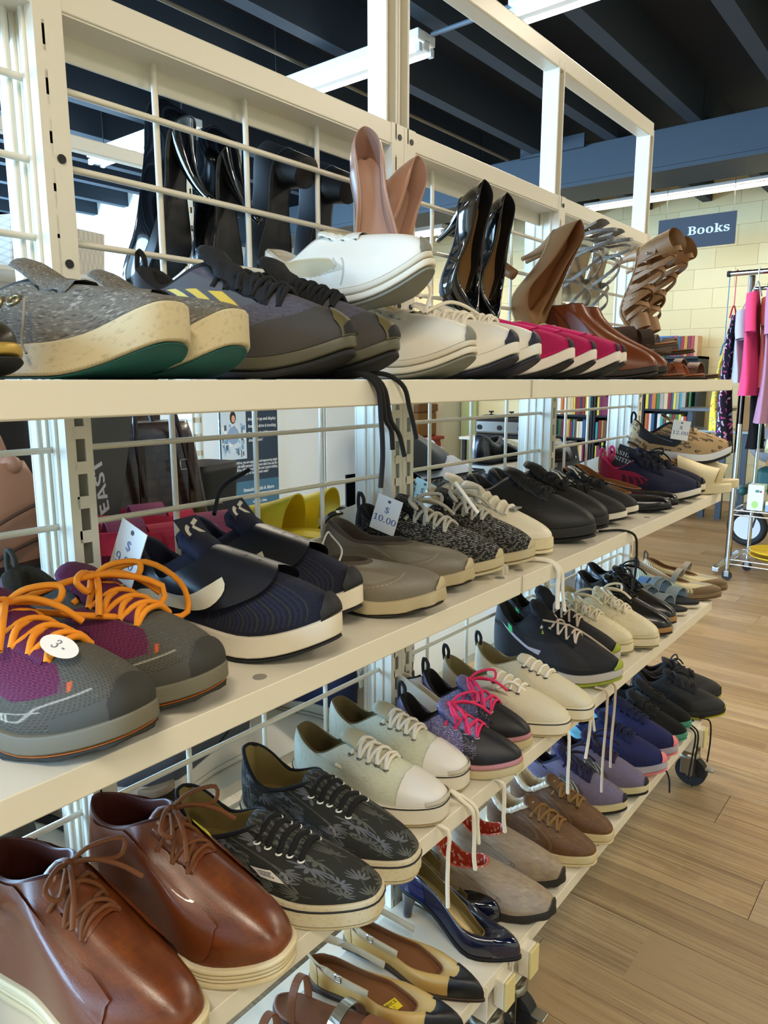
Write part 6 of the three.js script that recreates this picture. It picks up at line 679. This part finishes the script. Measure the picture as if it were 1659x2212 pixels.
{ // wall shelf unit, basket, red stool, slow cooker, cabinet
  const b = thing('wicker_basket', 'brown wicker basket with lid holding rolled towels', 'basket'), wk = mat('#7a5426', .8, 0, { bumpMap: rep(bumpWeave, 10, 5), bumpScale: .004 }); part(b, 'body', rbox(.4, .3, .5, .03, 7.3, .73, -4.6), wk); part(b, 'lid', rbox(.42, .1, .52, .02, 7.3, .93, -4.6), mat('#6b4620', .8, 0, { bumpMap: rep(bumpWeave, 10, 2), bumpScale: .004 })); part(b, 'tag', box(.004, .06, .04, 7.085, .93, -4.43), M.tag);
  [['#8aa0ac', .05], ['#2c3a34', -.08], ['#d8d6cc', .16]].forEach(([c, dz], i) => { const m = solo('rolled_towel', ['pale blue rolled towel in the wicker basket', 'dark green rolled towel in the wicker basket', 'white rolled towel in the wicker basket'][i], 'towel', new THREE.CapsuleGeometry(.07, .16, 6, 14).rotateZ(Math.PI / 2), soft(c, 'weave', .95)); m.position.set(7.25, 1.05, -4.55 + dz); });
  const s = thing('stool', 'small red painted table under the wicker basket', 'table'), red = mat('#8e2418', .5); part(s, 'top', rbox(.5, .04, .66, .008, 7.3, .56, -4.6), red); part(s, 'apron', rbox(.44, .07, .58, .004, 7.3, .505, -4.6), red); for (const x of [-.2, .2]) for (const z of [-.27, .27]) part(s, 'leg', box(.045, .5, .045, 7.3 + x, .25, -4.6 + z), red); part(s, 'blue_drawer', rbox(.01, .2, .4, .004, 7.1, .36, -4.6), mat('#24405e', .6));
  const c = thing('cabinet', 'cream cupboard by the green door frame', 'cabinet'); part(c, 'body', box(.4, 1.16, .8, 7.98, .58, -4.85), mat('#c9c6b2', .6)); part(c, 'door_edge', box(.006, 1.1, .01, 7.776, .56, -4.7), mat('#a39f8a', .6));
  const cr = solo('book_crate', 'dark tray of small items on the cream cupboard', 'tray', rbox(.36, .08, .6, .01, 7.98, 1.2015, -4.85), mat('#2c2622', .7));
  const k = thing('slow_cooker', 'triple slow cooker with three black lids and chrome front', 'cooker'); part(k, 'body', rbox(.3, .16, .78, .03, 7.3, .745, -3.2), mat('#77726a', .4, .7)); part(k, 'rim', rbox(.33, .03, .82, .012, 7.3, .835, -3.2), blk); part(k, 'base', rbox(.3, .04, .76, .01, 7.3, .645, -3.2), blk); for (const z of [-3.46, -3.2, -2.94]) { part(k, 'lid', new THREE.SphereGeometry(.13, 20, 8, 0, 7, 0, 1.3).scale(1, .3, 1).translate(7.3, .845, z), mat('#17181a', .2)); part(k, 'lid_knob', merge([cyl(.01, .01, .03, 7.3, .89, z), cyl(.028, .03, .016, 7.3, .91, z)]), blk); part(k, 'control_knob', new THREE.CylinderGeometry(.028, .028, .02, 14).rotateZ(Math.PI / 2).translate(7.145, .74, z - .06), blk); }
  const tb = thing('side_table', 'low dark table under the slow cooker', 'table'); part(tb, 'top', rbox(.45, .03, 1.1, .005, 7.3, .609, -3.2), mat('#d0c8b4', .5)); for (const z of [-3.7, -2.7]) for (const x of [7.12, 7.48]) part(tb, 'leg', box(.04, .595, .04, x, .297, z), blk);
  const sg = solo('wall_sign', 'small black notice on the cream wall above the slow cooker', 'sign', box(.01, .1, .14, 8.2, 1.06, -3.5), mat('#16181c', .6));
  const bp = thing('backpack', 'grey and blue backpack hanging by the white cabinet', 'backpack'); part(bp, 'body', rbox(.2, .58, .26, .07, 5.5, .49, -3.78, 4), soft('#2b2e35', 'weave')); for (const [y, h] of [[.62, .2], [.34, .18]]) part(bp, 'pocket', rbox(.05, h, .18, .02, 5.39, y, -3.76, 3), soft('#55504e', 'weave')); part(bp, 'trim', tube([V(5.37, .22, -3.68), V(5.36, .5, -3.66), V(5.38, .76, -3.69)], .01), mat('#20408a', .7)); part(bp, 'stand', merge([rod(V(5.55, 0, -3.8), V(5.55, 1.0, -3.8), .012), cyl(.12, .12, .02, 5.55, .01, -3.8)]), M.steel);
  const wc = thing('tall_cabinet', 'tall white double-door cabinet between banner and backpack', 'cabinet'), wm = mat('#dfeaee', .3); part(wc, 'body', box(1.3, 2.0, .3, 5.13, 1.0, -4.185), wm); for (const x of [4.81, 5.455]) part(wc, 'door', rbox(.63, 1.96, .02, .004, x, 1.0, -4.025), wm); part(wc, 'door_gap', box(.014, 1.96, .01, 5.133, 1.0, -4.03), M.dark);
}
{ // dark console behind the leopard shoes, shelving and parcel
  const t = thing('shelf_stand', 'grey metal shelf unit with dark uprights beside the bookcases', 'shelf'); for (const z of [-1.2, -1.05, -.9, -.72]) part(t, 'upright', box(.05, .8, .05, 7.1, .4, z), mat('#1d2530', .4)); part(t, 'glass_shelf', rbox(.5, .02, .7, .005, 7.2, .81, -.95), mat('#8f9a9c', .25)); part(t, 'lower_shelf', rbox(.5, .02, .7, .005, 7.2, .32, -.95), mat('#a8b4b8', .3)); part(t, 'upper_arm', rbox(.4, .03, .4, .005, 7.2, 1.0, -1.08), mat('#55585a', .4)); part(t, 'upper_post', box(.04, .2, .04, 7.25, .905, -1.25), mat('#1d2530', .4));
  const p = thing('cardboard_box', 'brown cardboard carton with white label on the shelf unit', 'box'); part(p, 'body', box(.22, .3, .3, 7.2, .9715, -.66), mat('#9c7448', .8)); part(p, 'label', box(.004, .11, .13, 7.087, .92, -.63), M.tag);
}
// ---------------------------------------------------------------- clothes rail and chrome cart
{
  const t = thing('clothes_rail', 'chrome clothes rail with coloured hangers', 'clothes rail'); part(t, 'rail', rod(V(5.2, 1.94, -.47), V(5.2, 1.94, 1.2), .016, 14), M.chrome); part(t, 'rail', rod(V(5.42, 1.86, -.4), V(5.42, 1.86, 1.2), .013, 12), M.chrome); for (const z of [-.36, 1.1]) part(t, 'post', rod(V(5.28, .06, z), V(5.28, 1.93, z), .02, 14), mat('#6a5f58', .25, 1)); for (const z of [-.36, 1.1]) part(t, 'foot', rbox(.6, .04, .05, .01, 5.28, .04, z), M.chrome); part(t, 'end_cap', cyl(.019, .019, .02, 0, 0, 0).rotateX(Math.PI / 2).translate(5.2, 1.94, -.48), M.rubber);
  const cloth = (name, label, c, z, w, y0, y1, m, x = 5.2, sleeve = 0) => { // garment on a hanger, seen edge on: draped body with folds and a sleeve
    const rows = [], n = 14; for (let i = 0; i <= n; i++) { const f = i / n, row = [], y = lerp(y0, y1, f), hw = w * (.25 + .75 * sstep(0, .14, f)) * (1 + .1 * f), th = .016 + .028 * f; for (let j = 0; j <= 32; j++) { const a = j / 32 * 2 * Math.PI; row.push(V(hw * Math.cos(a) + .01 * Math.sin(a * 5 + f * 4) * f, y, th * Math.sin(a) * (1 + .35 * Math.sin(a * 6 + z * 30) * f) + .01 * Math.sin(f * 5 + z * 9))); } rows.push(row); }
    const g = thing(name, label, 'clothing', undefined); part(g, 'body', grid(rows, true, (i, j) => [j / 32 * 3, i / n * 3]), m || soft(c, 'weave', .95)); if (sleeve) for (const q of [-1]) part(g, 'sleeve', tube([V(q * w * .8, y0 - .03, 0), V(q * w * 1.05, y0 - .14, .01), V(q * w * 1.12, y0 - sleeve, .02)], .032, 12, 10), m || soft(c, 'weave', .95));
    const hc = ['#b91f3a', '#c8c8c4', '#2a7a9a', '#d8d8d4'][Math.floor(Math.abs(z * 37)) % 4]; part(g, 'hanger', merge([tube([V(-w * .8, y0 - .02, 0), V(-.03, y0 + .045, 0), V(0, y0 + .06, 0), V(.03, y0 + .045, 0), V(w * .8, y0 - .02, 0)], .005, 20, 6), tube([V(0, y0 + .055, 0), V(0, 1.9, 0), V(.0, 1.955, 0), V(.022, 1.965, 0), V(.03, 1.945, 0)], .003, 16, 6)]), mat(hc, .4)); g.position.set(x, 0, z); return g; };
  const print = canvasTex(128, 256, (x, w, h) => { x.fillStyle = '#0d1024'; x.fillRect(0, 0, w, h); const r = rng(321); for (let i = 0; i < 26; i++) { x.save(); x.translate(r() * w, i * 10 + r() * 6); x.rotate(r() * 3); x.fillStyle = ['#b03a8a', '#c9b8d8', '#a8b0d0', '#d07aa8'][i % 4]; x.beginPath(); x.ellipse(0, 0, 16, 5, 0, 0, 7); x.fill(); x.beginPath(); x.ellipse(10, 4, 6, 5, 0, 0, 7); x.fill(); x.restore(); } });
  const camo = canvasTex(128, 128, (x, w, h) => { x.fillStyle = '#8f8f62'; x.fillRect(0, 0, w, h); const r = rng(331); for (let i = 0; i < 110; i++) { x.fillStyle = ['#b8b688', '#6f7048', '#d0cca0'][i % 3]; x.beginPath(); x.ellipse(r() * w, r() * h, 4 + r() * 9, 3 + r() * 5, r() * 3, 0, 7); x.fill(); } }), yel = canvasTex(64, 128, (x, w, h) => { x.fillStyle = '#cdbb3c'; x.fillRect(0, 0, w, h); const r = rng(341); for (let i = 0; i < 24; i++) { x.fillStyle = ['#d8d4c8', '#b8603a', '#9aa07a'][i % 3]; x.beginPath(); x.arc(r() * w, r() * h, 2 + r() * 4, 0, 7); x.fill(); } });
  cloth('floral_scarf', 'yellow floral garment at the end of the clothes rail', 0, -.50, .10, 1.45, .93, mat('#ffffff', .9, 0, { map: yel }), 5.3);
  cloth('leggings', 'navy leggings printed with pink and lilac dinosaurs', 0, -.435, .10, 1.68, .79, mat('#ffffff', .9, 0, { map: print }));
  cloth('t_shirt', 'pale grey t-shirt on the clothes rail', '#a9a8b2', -.365, .16, 1.72, 1.25, null, 5.24, .2); cloth('t_shirt', 'hot pink long-sleeve top on the clothes rail', '#d8406e', -.30, .16, 1.82, 1.17, null, 5.18, .26); cloth('leggings', 'black printed leggings behind the pink top', '#111018', -.275, .12, 1.3, .82, null, 5.34); cloth('blouse', 'coral pink blouse beside the hot pink top', '#c8625a', -.24, .15, 1.8, 1.22, null, 5.3, .2); cloth('t_shirt', 'dusty lilac t-shirt on the clothes rail', '#a87890', -.185, .17, 1.84, 1.0, null, 5.17, .3); cloth('dress', 'olive leaf print dress at the front of the clothes rail', 0, -.10, .18, 1.5, .82, mat('#ffffff', .9, 0, { map: camo }), 5.2); cloth('blouse', 'yellow and white blouse between pink tops', '#cfae5a', -.21, .14, 1.8, 1.3, null, 5.32);
  for (const z of [.0, .1, .2, .3]) cloth('t_shirt', 'plain top further along the clothes rail', ['#8a8f9c', '#c08a9a', '#5c6a7a', '#b8a88a'][Math.round(z * 10)], z, .17, 1.82, 1.1).userData.group = 'tops along the clothes rail';
}
{ // chrome wire cart
  const t = thing('wire_cart', 'chrome wire utility cart on casters with yellow items', 'cart'), x0 = 4.9, x1 = 5.25, z0 = -.27, z1 = .5;
  for (const [x, z] of [[x0, z0], [x0, z1], [x1, z0 + .04], [x1, z1]]) { part(t, 'post', rod(V(x, .08, z), V(x, 1.0, z), .0125, 12), M.chrome); const c = part(t, 'caster', merge([cyl(.012, .012, .05, x, .07, z), rbox(.03, .04, .03, .004, x, .045, z)]), M.steel); part(c, 'wheel', new THREE.CylinderGeometry(.03, .03, .02, 18).rotateZ(Math.PI / 2).translate(x, .031, z), M.rubber); }
  for (const y of [.14, .46]) { for (const dy of [0, -.03]) part(t, 'shelf_rim', merge([rod(V(x0, y + dy, z0), V(x0, y + dy, z1), .005), rod(V(x1, y + dy, z0), V(x1, y + dy, z1), .005), rod(V(x0, y + dy, z0), V(x1, y + dy, z0), .005), rod(V(x0, y + dy, z1), V(x1, y + dy, z1), .005)]), M.chrome); const w = []; for (let k = 1; k < 16; k++) w.push(rod(V(x0, y, lerp(z0, z1, k / 16)), V(x1, y, lerp(z0, z1, k / 16)), .0022, 6)); part(t, 'shelf_wires', merge(w), M.chrome); }
  [0, 1].forEach(i => { const p = thing('toy_plate', i ? 'upper yellow plastic sand plate on the cart' : 'lower yellow plastic sand plate on the cart', 'toy'); part(p, 'disc', new THREE.LatheGeometry([[0, 0], [.13, .0], [.165, .014], [.17, .022], [.16, .02], [.125, .01], [0, .012]].map(q => new THREE.Vector2(...q)), 32).translate(5.08, .146 + i * .032, -.02), mat('#d8b410', .4)); part(p, 'knob', rbox(.05, .014, .03, .005, 5.05, .166 + i * .032, -.02), mat('#d8b410', .4)); });
  const bx = (label, w, h, d, x, z, draw) => { const g = box(w, h, d, 0, h / 2, 0), m = solo('carton', label, 'box', g, mat('#ffffff', .5, 0, { map: canvasTex(64, 96, draw) })); m.position.set(x, .4665, z); };
  bx('white carton with green printed fruit on the cart', .09, .16, .09, 4.97, -.15, (x, w, h) => { x.fillStyle = '#ccd6d4'; x.fillRect(0, 0, w, h); x.fillStyle = '#9cc06a'; x.beginPath(); x.arc(32, 74, 14, 0, 7); x.fill(); x.fillStyle = '#3a7a6a'; x.fillRect(30, 18, 16, 10); x.fillStyle = '#8a3030'; x.fillRect(48, 20, 8, 8); }); bx('small blue carton beside the white one on the cart', .07, .06, .09, 4.96, -.045, (x, w, h) => { x.fillStyle = '#7fa0b8'; x.fillRect(0, 0, w, h); x.fillStyle = '#e6e6e2'; x.fillRect(0, 0, w, 30); }); bx('orange and green carton on the cart', .08, .2, .08, 5.06, -.04, (x, w, h) => { x.fillStyle = '#c85a20'; x.fillRect(0, 0, w, h); x.fillStyle = '#7ac03a'; x.fillRect(0, 0, w, 44); });
  const pl = thing('plush_toy', 'grey plush whale above a teal pushchair', 'toy'), gp = mat('#8f8e92', .98, 0, { ...bumped('leather') }); part(pl, 'body', new THREE.SphereGeometry(.2, 24, 16).scale(1, .75, 1.2).translate(5.95, .8, -.2), gp); part(pl, 'fin', new THREE.SphereGeometry(.06, 12, 8).scale(1.4, .4, .8).translate(5.78, .78, -.32), gp); part(pl, 'eye', new THREE.SphereGeometry(.012, 8, 6).translate(5.785, .84, -.3), blk); part(pl, 'arm', new THREE.CapsuleGeometry(.035, .1, 5, 10).rotateX(.8).translate(5.75, .72, -.2), mat('#a8754a', .95));
  const ps = thing('pushchair', 'teal child pushchair with large white wheel', 'pushchair'), tl = mat('#0c4a48', .5); part(ps, 'seat', rbox(.5, .16, .5, .05, 6.05, .56, -.1, 3), tl); part(ps, 'side_guard', rbox(.3, .07, .06, .03, 5.92, .46, -.42, 3), tl); part(ps, 'frame', merge([rod(V(6.05, .15, -.38), V(6.05, .5, -.3), .018), rod(V(6.05, .15, .2), V(6.05, .5, .1), .018), rod(V(6.05, .15, -.38), V(6.05, .15, .2), .014)]), M.dark); part(ps, 'wheel_tyre', new THREE.TorusGeometry(.12, .028, 10, 30).rotateY(Math.PI / 2).translate(6.05, .149, -.42), M.rubber); part(ps, 'wheel_disc', new THREE.CylinderGeometry(.105, .105, .03, 28).rotateZ(Math.PI / 2).translate(6.05, .149, -.42), mat('#d2d6d8', .4)); part(ps, 'wheel_tyre', new THREE.TorusGeometry(.12, .028, 10, 30).rotateY(Math.PI / 2).translate(6.05, .149, .24), M.rubber);
}
renderer.render(scene, camera);
